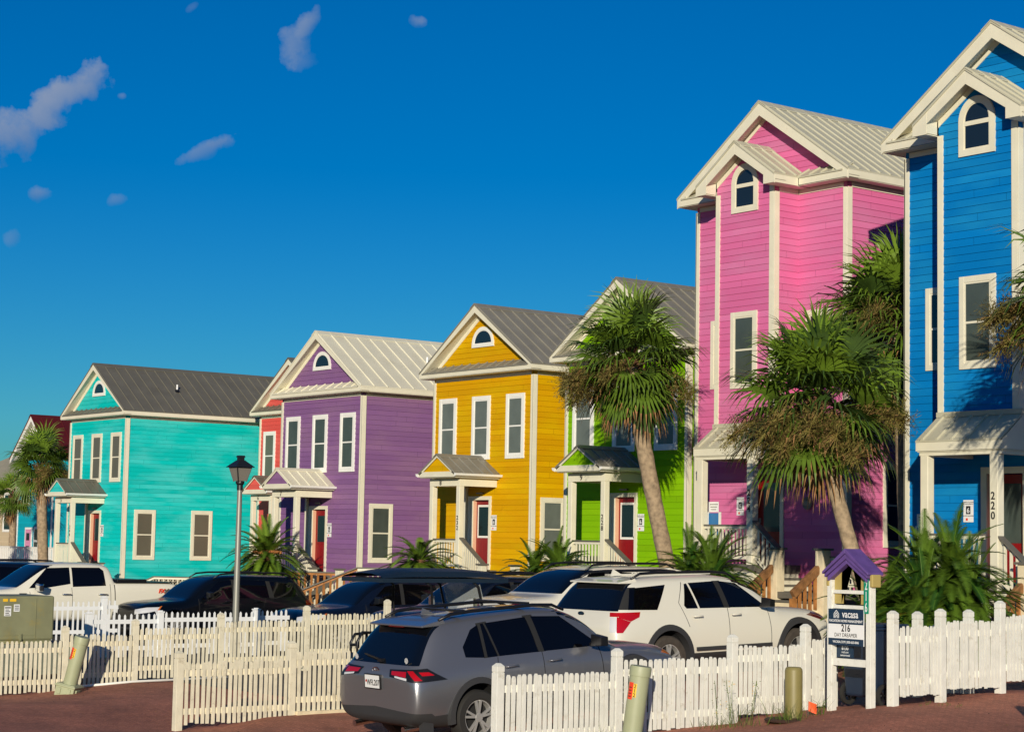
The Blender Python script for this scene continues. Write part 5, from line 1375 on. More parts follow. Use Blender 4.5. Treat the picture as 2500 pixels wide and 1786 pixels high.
# -- golf cart
def golf_cart():
    c = thing('golf_cart', 'dark blue golf cart with a long roof and clear windshield', 'golf cart', (-27.5, 18.1, -2.42), R(90), 'cars parked in front of the row')
    zt = 1.86
    q = MB()
    prof = [(0, .0), (.35, .055), (.7, .085), (1.9, .085), (2.35, .055), (2.62, .0)]
    rows = []
    for yv, dz in ((-.62, -.03), (-.55, .0), (-.3, .04), (0, .05), (.3, .04), (.55, 0), (.62, -.03)):
        rows.append([(x, yv, zt + h * (1 if abs(yv) < .6 else .3) + dz) for x, h in prof])
    k = len(prof)
    vs = [p for r_ in rows for p in r_]
    q.add(vs, [(j * k + i, j * k + i + 1, (j + 1) * k + i + 1, (j + 1) * k + i) for j in range(len(rows) - 1) for i in range(k - 1)])
    q.box(0, 2.62, -.63, .63, zt - .10, zt - .031); q.build('roof', 'cart_blue', c, smooth=30)
    for s in (1, -1):
        for path in ([(1.02, s * .58, .30), (1.06, s * .58, 1.2), (1.03, s * .57, zt - .16), (.90, s * .56, zt - .08)], [(2.30, s * .56, .8), (2.12, s * .56, 1.35), (2.02, s * .56, zt - .16), (1.9, s * .56, zt - .08)]):
            q = MB(); q.tube(path, .022, 8); q.build('roof_post', 'black', c, smooth=True)
        q = MB(); q.box(1.92, 1.97, s * .66 - .02, s * .66 + .10, 1.28, 1.50); q.tube([(2.1, s * .56, 1.38), (1.96, s * .68, 1.38)], .012); q.build('mirror', 'chrome', c, bevel=.01)
    q = MB(); q.prism([(2.32, -.55, .92), (2.32, .55, .92), (2.06, .55, 1.74), (2.06, -.55, 1.74)], (.006, 0, 0)); q.build('windshield', 'cart_glass', c)
    q = MB(); q.prism([(.0, -.6, .35), (.55, -.6, .30), (.55, -.6, .55), (.06, -.6, .55)], (0, 1.2, 0)); q.prism([(1.35, -.6, .30), (2.6, -.6, .32), (2.72, -.6, .55), (2.35, -.6, .92), (2.05, -.6, .88), (1.95, -.6, .40), (1.35, -.6, .40)], (0, 1.2, 0)); q.box(.5, 1.5, -.58, .58, .28, .36); q.build('body', 'cart_blue', c, bevel=.03)
    for x in (.72, 1.32):
        q = MB(); q.box(x, x + .48, -.55, .55, .52, .66); q.build('seat', 'black', c, bevel=.03)
        q = MB(); q.box(x - .06, x + .05, -.55, .55, .66, .92); q.build('backrest', 'black', c, bevel=.03)
    for x in (.45, 2.15):
        for s in (1, -1): make_wheel(c, x, s * .52, .25, s, 5, 'tyre', .2, style='one')
    q = MB(); q.tube([(.12, .45, .3), (.10, .45, .72), (.18, .45, .86), (.42, .45, .88)], .025, 8); q.tube([(.12, .25, .3), (.10, .25, .74), (.20, .25, .90), (.44, .25, .89)], .025, 8); q.tube([(.11, .25, .70), (.11, .45, .68)], .025, 8); q.tube([(.42, .45, .88), (.42, .45, .4)], .025, 8); q.build('grab_bar', 'black', c, smooth=True)
    q = MB(); q.tube([(2.0, .3, .95), (1.85, .3, 1.02)], .02); q.lathe([(.17, -.01), (.19, 0), (.17, .01)], 20, 'x', at=(1.84, .3, 1.02), caps=False); q.build('steering_wheel', 'black', c)
mt, t_, b_ = new_mat('cart_glass'); b_.inputs['Base Color'].default_value = (.55, .6, .6, 1); b_.inputs['Roughness'].default_value = .03; b_.inputs['Alpha'].default_value = .28
golf_cart()
# ------------------------------------------------------------------ picket fences
def picket_fence(label, P, mat='fence_cream', group='weathered wooden picket fences', hp=.90, step=.084, pw=.047, seed=1, post_h=.21, skip_end=False, posts=None, style='dog'):
    """P: list of post points (x, y, zg). Each bay is level and steps at its posts."""
    rnd = random.Random(seed)
    f = thing('picket_fence', label, 'fence', P[0], group=group)
    o = V(P[0])
    for i, p in enumerate(P):
        if posts is not None and i not in posts: continue
        x, y, z = V(p) - o
        q = MB(); w_ = .054 if style == 'dog' else .062
        top = hp + post_h
        if style == 'dog':
            q.box(x - w_, x + w_, y - w_, y + w_, z - .3, z + top - .11)
            q.box(x - w_ + .006, x + w_ - .006, y - w_ + .006, y + w_ - .006, z + top - .11, z + top - .10)
            q.box(x - w_, x + w_, y - w_, y + w_, z + top - .10, z + top - .035)
            q.add([(x - w_, y - w_, z + top - .035), (x + w_, y - w_, z + top - .035), (x + w_, y + w_, z + top - .035), (x - w_, y + w_, z + top - .035),
                   (x - .02, y - .02, z + top), (x + .02, y - .02, z + top), (x + .02, y + .02, z + top), (x - .02, y + .02, z + top)],
                  [(0, 1, 5, 4), (1, 2, 6, 5), (2, 3, 7, 6), (3, 0, 4, 7), (4, 5, 6, 7)])
        else:
            q.box(x - w_, x + w_, y - w_, y + w_, z - .3, z + top - .05); q.box(x - w_ - .012, x + w_ + .012, y - w_ - .012, y + w_ + .012, z + top - .05, z + top - .025)
            q.box(x - w_ + .02, x + w_ - .02, y - w_ + .02, y + w_ - .02, z + top - .025, z + top - .005)
        q.build('fence_post', mat, f, bevel=.004)
    for a, b in zip(P, P[1:]):
        a, b = V(a) - o, V(b) - o
        d = V((b.x - a.x, b.y - a.y, 0)); L = d.length
        if L > 3.5: continue
        d.normalize(); n = V((d.y, -d.x, 0))
        if n.x < 0: n = -n
        zb = (a.z + b.z) / 2 + (0 if style == 'dog' else 0)
        q = MB()
        for zr in (.17, hp - .20):
            q.prism([a.xy.to_3d() + d * .05 + V((0, 0, zb + zr)), a.xy.to_3d() + d * .05 + n * .035 + V((0, 0, zb + zr)), a.xy.to_3d() + d * .05 + n * .035 + V((0, 0, zb + zr + .085)), a.xy.to_3d() + d * .05 + V((0, 0, zb + zr + .085))], d * (L - .1))
        k = max(1, int(round((L - .14) / step)))
        for i in range(k):
            s = .07 + (i + .5) * (L - .14) / k
            if rnd.random() < .0: continue
            lean = rnd.gauss(0, .006); dz = rnd.gauss(0, .008); sh = rnd.gauss(0, .003); w2 = pw / 2 * rnd.uniform(.93, 1.05)
            c = a.xy.to_3d() + d * (s + sh) + n * (.0355 if style == 'dog' else .012)
            zt = zb + hp + dz; z0 = zb + .035 + rnd.gauss(0, .008)
            c2 = c + d * lean
            if style == 'dog': top = [(-w2, -.028), (-w2 * .45, 0), (w2 * .45, 0), (w2, -.028)]
            else: top = [(-w2, -.03), (0, 0.0), (0, 0.0), (w2, -.03)]
            pts = [c + d * (-w2) + V((0, 0, z0)), ] + [c2 + d * u_ + V((0, 0, zt + v_)) for u_, v_ in (top if style == 'dog' else [top[0], top[1], top[3]])] + [c + d * w2 + V((0, 0, z0))]
            q.prism(pts, n * .020)
        q.build('picket_panel', mat, f)
    return f
def line_pts(X, ys, dz=0, z=None): return [(X, y, (g(X, y) + dz) if z is None else z[i]) for i, y in enumerate(ys)]
FG = 'weathered wooden picket fences'
picket_fence('cream picket fence crossing the middle behind the tilted green pedestal', line_pts(-31, [10.7, 12.55, 14.4, 15.71, 17.4, 19.2, 21.0], z=[-2.78, -2.70, -2.62, -2.52, -2.42, -2.30, -2.19]), 'fence_cream', FG, seed=2)
picket_fence('cream picket fence whose peeling end post stands on the brick street', line_pts(-24.5, [13.11, 14.94, 16.7, 18.4], z=[-2.67, -2.56, -2.46, -2.38]), 'fence_cream', FG, seed=3)
picket_fence('white picket fence beside the right side of the grey suv', line_pts(-18, [13.76, 15.57, 17.51, 18.84, 19.35], z=[-2.47, -2.33, -2.19, -2.07, -2.05]), 'fence_white', FG, seed=4, pw=.053, step=.078)
picket_fence('white picket fence with a gate at the far right', line_pts(-16.5, [18.84, 19.75, 20.95, 22.7], z=[-1.84, -1.82, -1.72, -1.68]), 'fence_white', FG, seed=5, step=.064, pw=.042, hp=.90)
picket_fence('short white picket return fence behind the right gate', [(-17.35, 20.3, -1.9), (-16.9, 20.8, -1.86)], 'fence_white', FG, seed=6, step=.06, pw=.045, hp=.92, post_h=.2)
picket_fence('lone white post end of a fence at the bottom right corner', [(-13.05, 17.6, -2.15), (-12.9, 19.2, -2.1)], 'fence_white', FG, seed=7)
picket_fence('bright white vinyl picket fence with pointed pickets in front of the black suv', [(-36, 17.22, -2.44), (-36, 18.79, -2.42), (-36, 21.05, -2.38), (-36, 21.9, -2.37)], 'vinyl', 'white vinyl picket fences', hp=.90, step=.125, pw=.042, seed=8, post_h=.06, style='vinyl', posts=(0, 1, 2))
picket_fence('bright white vinyl picket fence beside the white pickup', [(-41, 17.6, -2.40), (-41, 18.43, -2.38), (-41, 19.97, -2.33), (-41, 20.36, -2.33)], 'vinyl', 'white vinyl picket fences', hp=.90, step=.125, pw=.042, seed=9, post_h=.10, style='vinyl', posts=(2,))
# -- street lamp
L_ = thing('street_lamp', 'grey steel street lamp with a black four sided lantern', 'street lamp', (-34.5, 19.7, g(-34.5, 19.7)))
zb = g(-34.5, 19.7)
q = MB(); q.lathe([(.075, -.2), (.070, .4), (.050, 3.42)], 18); q.build('pole', 'steel', L_, smooth=40)
q = MB(); q.lathe([(.062, 3.40), (.062, 3.50), (.09, 3.54), (.09, 3.58)], 16); q.build('collar', 'lamp_black', L_)
def frustum(mb, w0, z0, w1, z1):
    mb.add([(-w0, -w0, z0), (w0, -w0, z0), (w0, w0, z0), (-w0, w0, z0), (-w1, -w1, z1), (w1, -w1, z1), (w1, w1, z1), (-w1, w1, z1)], [(0, 3, 2, 1), (4, 5, 6, 7), (0, 1, 5, 4), (1, 2, 6, 5), (2, 3, 7, 6), (3, 0, 4, 7)])
q = MB(); frustum(q, .088, 3.585, .158, 3.845); lgl = q.build('lantern_glass', 'lamp_glass', L_)
q = MB()
for a, b in ((-1, -1), (1, -1), (1, 1), (-1, 1)): q.bar((a * .09, b * .09, 3.57), (a * .163, b * .163, 3.86), .022, .022)
for s in (-1, 1): q.bar((-.165, s * .165, 3.86), (.165, s * .165, 3.86), .02, .03); q.bar((s * .165, -.165, 3.86), (s * .165, .165, 3.86), .02, .03)
q.build('lantern_frame', 'lamp_black', L_)
q = MB(); frustum(q, .21, 3.87, .07, 4.00); frustum(q, .215, 3.86, .21, 3.872); frustum(q, .055, 4.0, .055, 4.06); frustum(q, .07, 4.06, .06, 4.10); q.build('lantern_roof', 'lamp_black', L_)
# -- green transformer box at the left edge
T_ = thing('utility_box', 'big olive green transformer cabinet with faded labels at the left edge', 'utility box', (-33.5, 13.0, -2.55))
q = MB(); q.box(-1.1, .0, -.6, 2.33, .66, 1.46); q.build('cabinet', 'box_green', T_, bevel=.035)
q = MB(); q.box(-1.06, -.03, -.56, 2.29, .60, .66); q.box(.0, .008, 1.96, 1.975, .70, 1.42); q.box(.0, .008, -.6, 1.95, .75, .765); q.box(.0, .03, 1.66, 1.70, .66, .78); q.build('seam_trim', 'box_green', T_)
q = MB(); q.box(-1.3, .15, -.8, 2.75, -.2, .60); q.build('base', 'box_base', T_, bevel=.03)
q = MB(); q.box(.001, .006, 1.33, 1.42, 1.36, 1.41); q.box(.001, .006, 1.46, 1.58, 1.36, 1.41); q.build('caution_label', 'tag_yellow', T_)
q = MB(); q.box(.001, .006, 1.36, 1.49, 1.10, 1.28); q.box(.001, .006, 1.54, 1.65, 1.18, 1.31); q.build('paper_label', 'sign_white', T_)
q = MB(); q.box(.0065, .008, 1.37, 1.48, 1.24, 1.26)
for i in range(4): q.box(.0065, .008, 1.38, 1.47 - .02 * (i % 2), 1.115 + i * .03, 1.128 + i * .03)
for i in range(3): q.box(.0065, .008, 1.555, 1.635, 1.205 + i * .034, 1.22 + i * .034)
q.build('label_print', 'ink', T_)
# -- cable pedestals
def pedestal(label, x, y, z, tilt, rz, tagd=True, num='212'):
    t = thing('cable_pedestal', label, 'pedestal', (x, y, z), rz)
    M = Matrix.Rotation(tilt, 4, 'Y')
    q = MB(); q.lathe([(.118, .12), (.118, .86)], 26); a = MB(); a.merge(q, M); a.build('tube', 'utility_green', t, smooth=40)
    q = MB(); q.lathe([(.128, .84), (.130, .93), (.122, .955), (.0, .96)], 26); a = MB(); a.merge(q, M); cap = a.build('cap', 'utility_green', t, smooth=40)
    q = MB(); q.box(-.17, .17, -.15, .15, -.08, .15); q.box(-.19, .19, -.17, .17, .10, .135)
    for k in (-1, 1): q.box(-.13, -.06, k * .15 - .02, k * .15 + .02, -.03, .08); q.box(.05, .12, k * .15 - .02, k * .15 + .02, -.03, .08); q.box(k * .17 - .02, k * .17 + .02, -.08, .06, -.03, .08)
    a = MB(); a.merge(q, Matrix.Rotation(tilt * .8, 4, 'Y')); a.build('base_box', 'utility_green', t, bevel=.012)
    # tags wrap the tube on the viewer's left
    def patch(a0, a1, z0, z1, r, mat, name, par):
        q = MB(); n = 8
        for i in range(n):
            u0, u1 = a0 + (a1 - a0) * i / n, a0 + (a1 - a0) * (i + 1) / n
            q.quad((r * math.cos(u0), r * math.sin(u0), z0), (r * math.cos(u1), r * math.sin(u1), z0), (r * math.cos(u1), r * math.sin(u1), z1), (r * math.cos(u0), r * math.sin(u0), z1))
        a = MB(); a.merge(q, M); return a.build(name, mat, par, fixn=False)
    wt = patch(R(-72) - rz, R(-108) - rz, .56, .76, .1195, 'tag_red', 'warning_tag', t)
    nt_ = patch(R(-50) - rz, R(-70) - rz, .59, .75, .1200, 'tag_yellow', 'number_tag', t)
    q = MB()
    for i, ch in enumerate(num):
        aa = R(-60) - rz; F = (V((.1205 * math.cos(aa), .1205 * math.sin(aa), 0)), V((-math.sin(aa), math.cos(aa), 0)), V((math.cos(aa), math.sin(aa), 0)))
        text_mb(ch, .062, F, 0, .70 - i * .052, b=.001, depth=.0006, mb=q, bold=.0008)
    a = MB(); a.merge(q, M); a.build('number', 'ink', nt_)
    q = MB()
    for i in range(4): 
        aa = R(-90) - rz; F = (V((.121 * math.cos(aa), .121 * math.sin(aa), 0)), V((-math.sin(aa), math.cos(aa), 0)), V((math.cos(aa), math.sin(aa), 0)))
        q.fbox(F, -.022, .022, .0, .001, .59 + i * .035, .60 + i * .035)
    a = MB(); a.merge(q, M); a.build('tag_print', 'ink', wt)
    return t
pedestal('tilted pale green cable pedestal leaning right against the left fence', -31 + .62, 14.2, g(-30.4, 14.2) + .02, R(14), R(38))
pedestal('pale green cable pedestal with tag 212 in front of the white fence', -17.45, 15.32, g(-17.45, 15.45) - .01, R(7), R(38))
kp = thing('utility_post', 'squat khaki plastic utility post in a rusty ring', 'utility post', (-17.35, 17.95, g(-17.35, 17.95)))
q = MB(); q.lathe([(.112, -.1), (.112, .59), (.105, .62), (.085, .64), (.0, .645)], 26); q.build('tube', 'khaki', kp, smooth=40)
q = MB(); q.lathe([(.26, .0), (.27, .02), (.25, .035), (.13, .03), (.13, .0)], 30, at=(.08, -.22, -.02)); q.build('ring', 'rust', kp, smooth=40)
fl = thing('marker_flag', 'small orange marker flag leaning beside the khaki post', 'flag', (-17.15, 18.0, g(-17.15, 18.0)))
q = MB(); q.tube([(0, 0, -.05), (-.02, .03, .19)], .003, 5); q.build('wire', 'steel', fl)
q = MB(); q.prism([(-.012, .02, .07), (.05, .10, .03), (.03, .13, .15), (-.02, .03, .19)], (.001, -.001, 0)); q.build('flag', 'orange_flag', fl)
# -- wooden house-number sign
G_ = thing('sign_stand', 'white wooden sign stand with purple gable roof and 216 board', 'sign', (-16.98, 18.6, g(-16.98, 18.6)))
z0 = -2.085 - g(-16.98, 18.6)
HW = .40; G_.scale = (.82, 1, 1)
for s in (-1, 1):
    q = MB(); q.box(s * HW - .048, s * HW + .048, -.048, .048, z0 - .15, z0 + 1.72); q.build('sign_post', 'fence_white', G_, bevel=.004)
for zz, hh in ((.64, .09), (1.36, .045), (1.55, .045)):
    q = MB(); q.box(-HW + .048, HW - .048, -.03, .03, z0 + zz, z0 + zz + hh); q.build('crosspiece', 'fence_white', G_)
# board with lettering
FB_ = (V((-.03, -.05, z0)), V((1, 0, 0)), V((0, -1, 0)))
bw0, bw1, bz0, bz1 = -.37, .355, .80, 1.36
bz0 = .90; bz1 = 1.355
q = MB(); q.fbox(FB_, bw0, bw1, 0, .015, bz0, bz1); bd = q.build('board', 'sign_white', G_)
q = MB(); q.fbox(FB_, bw0, bw1, .0155, .0165, 1.165, bz1); q.fbox(FB_, bw0, bw1, .0155, .0165, bz0, .985); q.build('board_band', 'sign_navy', bd)
q = MB(); cxx = (bw0 + bw1) / 2
text_mb('vacasa', .13, FB_, cxx + .09, 1.25, b=.0175, depth=.0006, mb=q, bold=.0015)
text_mb('VACATION HOME MANAGEMENT', .045, FB_, cxx, 1.19, b=.0175, depth=.0006, mb=q, bold=.0008)
text_mb('VACASA.COM | 850-665-0846', .042, FB_, cxx, .928, b=.0175, depth=.0006, mb=q, bold=.0006)
for k in range(3):
    e = .055 - k * .017; zc_ = 1.24
    F = FB_; ox = cxx - .195
    for s in (-1, 1):
        q.prism([FB_[0] + V((ox + s * e, -.0178, zc_)), FB_[0] + V((ox + s * (e - .009), -.0178, zc_)), FB_[0] + V((ox + s * (e - .009), -.0178, zc_ + e + .0)), FB_[0] + V((ox + s * e, -.0178, zc_ + e))], (0, -.001, 0))
        q.prism([FB_[0] + V((ox + s * e, -.0178, zc_ + e)), FB_[0] + V((ox + s * (e - .009), -.0178, zc_ + e - .008)), FB_[0] + V((ox, -.0178, zc_ + 1.75 * e - .006)), FB_[0] + V((ox, -.0178, zc_ + 1.75 * e + .006))], (0, -.001, 0))
q.build('white_lettering', 'sign_white', bd)
q = MB(); text_mb('216', .125, FB_, cxx, 1.075, b=.0175, depth=.0006, mb=q, bold=.0025); text_mb('DAY DREAMER', .070, FB_, cxx, 1.005, b=.0175, depth=.0006, mb=q); q.build('dark_lettering', 'ink', bd)
FG_ = (V((HW - .048, -.049, z0)), V((1, 0, 0)), V((0, -1, 0)))
q = MB(); q.fbox(FG_, -.035, .062, .0, .006, 1.31, 1.74); ns = q.build('number_strip', 'sign_green', G_)
q = MB()
for i, ch in enumerate('216'): text_mb(ch, .165, FG_, .013, 1.61 - i * .138, b=.007, depth=.0006, mb=q, bold=.002, sx=.62)
q.build('numerals', 'sign_white', ns)
# gable roof of the sign, olive inner panel
q = MB(); zp = z0 + 2.03; he = z0 + 1.81
for s in (-1, 1):
    q.prism([(0, -.13, zp + .03), (s * .47, -.13, he - .02), (s * .47, -.13, he + .035 - .02), (0, -.13, zp + .09)], (0, .30, 0))
    q.prism([(0, -.112, zp - .04), (s * .44, -.112, he - .06), (s * .44, -.112, he - .02), (0, -.112, zp + .028)], (0, .24, 0))
    q.prism([(0, -.09, zp - .10), (s * .40, -.09, he - .105), (s * .40, -.09, he - .045), (0, -.09, zp - .041)], (0, .18, 0))
q.build('gable_roof', 'purple_trim', G_, bevel=.006)
q = MB()
n = 14; outer = []; inner = []
for i in range(n + 1):
    a = PI * i / n; inner.append((.20 * math.cos(a) , z0 + 1.78 + .17 * math.sin(a)))
poly = [(-.345, z0 + 1.42), (-.345, z0 + 1.78), (0, zp - .10), (.345, z0 + 1.78), (.345, z0 + 1.42), (.20, z0 + 1.42)] + inner + [(-.20, z0 + 1.42)]
q.add([(x, .00, z) for x, z in poly] + [(x, .02, z) for x, z in poly], [])
nb_ = len(poly)
bmq = bmesh.new(); vsq = [bmq.verts.new((x, .0, z)) for x, z in poly]; fq = bmq.faces.new(vsq); bmesh.ops.triangulate(bmq, faces=[fq])
q = MB(); q.v = [tuple(v.co) for v in bmq.verts]; bmq.verts.index_update(); q.f = [[v.index for v in f.verts] for f in bmq.faces]; q.mi = [0] * len(q.f)
q2 = MB(); q2.merge(q); q2.merge(q, Matrix.Translation((0, .04, 0)))
for i in range(nb_):
    (x0, z0_), (x1, z1_) = poly[i], poly[(i + 1) % nb_]; q2.quad((x0, 0, z0_), (x1, 0, z1_), (x1, .04, z1_), (x0, .04, z0_))
q2.build('arched_panel', 'sign_olive', G_); bmq.free()
for s in (-1, 1):
    q = MB(); q.box(s * HW - .06 + (.10 if s > 0 else -.0), s * HW + .0 + .10 * (s > 0), -.06, .10, z0 + 1.64, z0 + 1.80); q.build('corbel', 'sign_olive', G_, bevel=.012)
# small white board behind, between the posts
q = MB(); q.box(-.40, -.02, .05, .07, z0 + .74, z0 + .895); nb2 = q.build('lower_board', 'sign_navy', G_)
q = MB(); FL_ = (V((0, .05, z0)), V((1, 0, 0)), V((0, -1, 0)))
text_mb('8130', .07, FL_, -.18, .835, b=.001, depth=.0005, mb=q, bold=.001); text_mb('mail.com', .04, FL_, -.18, .795, b=.001, depth=.0005, mb=q); text_mb('ownerrental', .04, FL_, -.18, .755, b=.001, depth=.0005, mb=q)
q.build('lettering', 'sign_white', nb2)
# -- wheelie bin
B_ = thing('wheelie_bin', 'dark navy wheeled rubbish bin behind the sign stand', 'bin', (-17.3, 19.40, g(-17.3, 19.4) + .0), R(0))
q = MB(); q.add([(-.26, -.28, .12), (.26, -.28, .12), (.26, .24, .12), (-.26, .24, .12), (-.31, -.33, 1.0), (.31, -.33, 1.0), (.31, .36, 1.0), (-.31, .36, 1.0)], [(0, 3, 2, 1), (0, 1, 5, 4), (1, 2, 6, 5), (2, 3, 7, 6), (3, 0, 4, 7), (4, 5, 6, 7)])
q.build('body', 'bin_navy', B_, bevel=.035)
q = MB(); q.box(-.34, .34, -.37, .40, .985, 1.02); q.box(-.30, .30, -.33, .33, 1.02, 1.06); q.build('lid', 'bin_navy', B_, bevel=.012)
q = MB(); q.tube([(.29, -.36, .96), (.33, -.42, .97), (-.33, -.42, .97), (-.29, -.36, .96)], .018); q.build('handle', 'bin_navy', B_)
for s in (-1, 1):
    q = MB(); q.lathe([(.135, -.025), (.15, -.02), (.15, .02), (.135, .025), (.10, .02), (.10, -.02), (.135, -.025)], 26, 'x', at=(s * .31, -.16, .15), caps=False); wq = q.build('wheel', 'tyre', B_, smooth=40)
    q = MB()
    for k in range(5):
        a = 2 * PI * k / 5; q.bar((s * .315, -.16, .15), (s * .315, -.16 + .10 * math.cos(a), .15 + .10 * math.sin(a)), .025, .02, up=(1, 0, 0))
    q.lathe([(.03, -.03), (.03, .03)], 12, 'x', at=(s * .315, -.16, .15)); q.build('hub', 'black', wq)
q = MB(); q.tube([(-.3, -.16, .15), (.3, -.16, .15)], .012); q.build('axle', 'steel', B_)

lm = MB(); rl_ = random.Random(4)
for i in range(160):
    x = rl_.uniform(-33, -13); y = rl_.uniform(11, 20); 
    if x > -18.2 and y < 17: continue
    zz = street_z(x, y) + .012; r_ = rl_.uniform(.004, .014); a = rl_.uniform(0, 6.28)
    p = [(x + r_ * math.cos(a + k * 1.57) * (1.6 if k % 2 else .8), y + r_ * math.sin(a + k * 1.57) * (1.6 if k % 2 else .8), zz) for k in range(4)]
    lm.add(p + [(x, y, zz + .01)], [(0, 1, 4), (1, 2, 4), (2, 3, 4), (3, 0, 4)], 0 if rl_.random() < .5 else 1)
tag(lm.build('leaf_litter', ['leaf_dry', 'rust'], None, fixn=False), 'scattered dry leaves and grit on the brick street', 'litter', kind='stuff')
# ------------------------------------------------------------------ plants
UP = V((0, 0, 1))
def fan_leaf(mb, base, d, pet, rad, rnd, blades=26, spread=112, droop=.35, mi=0, tip_mi=None, width=.045, droop_all=.0):
    """a palmetto leaf: petiole from base along d, then narrow blades fanned out from its end"""
    d = d.normalized()
    side = d.cross(UP)
    if side.length < .1: side = V((1, 0, 0))
    side.normalize()
    nrm = side.cross(d).normalized()
    roll = rnd.gauss(0, .35)
    side = (Matrix.Rotation(roll, 3, d) @ side); nrm = side.cross(d).normalized()
    hub = base + d * pet + UP * (-.18 * pet * droop_all)
    mb.bar(base, hub, .022, .016, mi=mi)
    for i in range(blades):
        t = (i + .5) / blades * 2 - 1
        a = R(spread) * t
        fold = nrm * (abs(math.sin(a)) * .28)
        bd = (d * math.cos(a) + side * math.sin(a) + fold * (.6 if i % 2 else .9)).normalized()
        L = rad * (1 - .30 * abs(t) ** 2) * rnd.uniform(.9, 1.06)
        wv = bd.cross(nrm).normalized() * width
        p0 = hub; p1 = hub + bd * L * .45 - UP * (droop * .06 * L)
        d2 = (bd - UP * droop * rnd.uniform(.6, 1.3)).normalized()
        p2 = p1 + d2 * L * .32
        d3 = (d2 - UP * droop * 1.3).normalized()
        p3 = p2 + d3 * L * .26
        mb.add([p0 - wv * .2, p0 + wv * .2, p1 + wv * .60 + nrm * .014, p1 - wv * .60, p2 + wv * .30, p2 - wv * .30, p3], [(0, 1, 2, 3), (3, 2, 4, 5)], mi)
        n0 = len(mb.v) - 7
        mb.f.append([n0 + 5, n0 + 4, n0 + 6]); mb.mi.append(tip_mi if (tip_mi is not None and rnd.random() < .75) else mi)
def palm(name, label, base, top, crown, seed, lx=1.0, n=46, stalks=True, tilt=None, cat='palm tree', r0=.20, r1=.17, leafr=.98, low=-62, boots=True):
    rnd = random.Random(seed)
    b, tp = V(base), V(top)
    t = thing(name, label, cat, base, group='fan palms in front of the houses')
    rel = tp - b
    bow = V((rel.x, rel.y, 0)) * .10
    path = []; rs = []
    K = 26
    for i in range(K + 1):
        s = i / K; path.append(V((rel.x * s ** 1.1, rel.y * s ** 1.1, rel.z * s)) + bow * math.sin(PI * s) * .6); rs.append((r0 * (1 - s) + r1 * s) * (1.0 + .035 * math.sin(i * 2.3)) * (1.15 if i == 0 else 1))
    q = MB(); q.tube(path, rs, 14); q.build('trunk', 'trunk', t, smooth=True)
    if boots:
        q = MB()
        for i in range(90):
            s = rnd.uniform(.86, 1.06); a = rnd.uniform(0, 2 * PI); p = rel * s; p = V((rel.x * min(s, 1), rel.y * min(s, 1), rel.z * s))
            o = V((math.cos(a), math.sin(a), 0)); q.bar(p + o * r1 * .7, p + o * (r1 * 1.2 + .12) + UP * rnd.uniform(.10, .30), .045, .02)
        q.build('leaf_boots', 'boot', t)
    q = MB()
    c = rel
    for i in range(n):
        u = (i + .5) / n
        el = R(82 + (low - 82) * (u ** .95)) + rnd.gauss(0, .10)
        az = i * 2.39996 + rnd.gauss(0, .2)
        d = V((math.cos(az) * math.cos(el) * lx, math.sin(az) * math.cos(el) * lx, math.sin(el)))
        pet = crown * rnd.uniform(.42, .66) * (1 - .3 * u)
        m_ = 0 if u > .35 else 1
        if rnd.random() < .25: m_ = 2
        fan_leaf(q, c + UP * (.15 - .25 * u), d, pet, crown * .66 * leafr * rnd.uniform(.8, 1.15), rnd, blades=24, width=.034 * crown, droop=.34 + .55 * u, mi=m_, tip_mi=3 if (u > .72 and rnd.random() < .6) else None)
    q.build('crown', ['leaf', 'leaf_light', 'leaf_dark', 'leaf_dry'], t, fixn=False)
    q = MB()
    for i in range(int(n * .07)):
        az = rnd.uniform(0, 2 * PI); el = R(rnd.uniform(-85, -60))
        fan_leaf(q, c - UP * .3, V((math.cos(az) * math.cos(el), math.sin(az) * math.cos(el), math.sin(el))), crown * .35, crown * .5, rnd, blades=18, droop=.9, mi=0, width=.04)
    q.build('dry_leaves', ['leaf_dry'], t, fixn=False)
    if stalks:
        q = MB()
        for i in range(int(9 if stalks is True else stalks)):
            az = -.66 + (rnd.uniform(-1.7, 1.7) if i % 4 else rnd.uniform(0, 2 * PI)); d = V((math.cos(az), math.sin(az), rnd.uniform(-.25, .45))).normalized()
            p = c.copy(); pts = [p]
            for k in range(7):
                d = (d + UP * -.10).normalized(); p = p + d * crown * .135; pts.append(p)
            q.tube(pts, .010, 4, mi=1, caps=False)
            for k in range(400):
                s = 6.95 - abs(rnd.gauss(0, 2.0)); s = max(1.5, s); j = int(s); pp = pts[j].lerp(pts[min(j + 1, 7)], s - j)
                dd = V((rnd.gauss(0, 1), rnd.gauss(0, 1), rnd.gauss(-.25, 1))).normalized(); e = pp + dd * rnd.uniform(.10, .30) * crown
                sd = dd.cross(V((rnd.random(), rnd.random(), 1))).normalized() * .008
                mI = 0 if rnd.random() < .8 else 1
                q.add([pp - sd, pp + sd, e], [(0, 1, 2)], mI)
                for z_ in range(4):
                    f0 = pp.lerp(e, rnd.uniform(.3, .95)); d4 = (dd + V((rnd.gauss(0, .8), rnd.gauss(0, .8), rnd.gauss(0, .8)))).normalized(); e4 = f0 + d4 * rnd.uniform(.04, .10)
                    q.add([f0 - sd * 1.4, f0 + sd * 1.4, e4], [(0, 1, 2)], mI)
        q.build('flower_stalks', ['flower_stalk', 'flower_stalk_brown'], t, fixn=False)
    return t
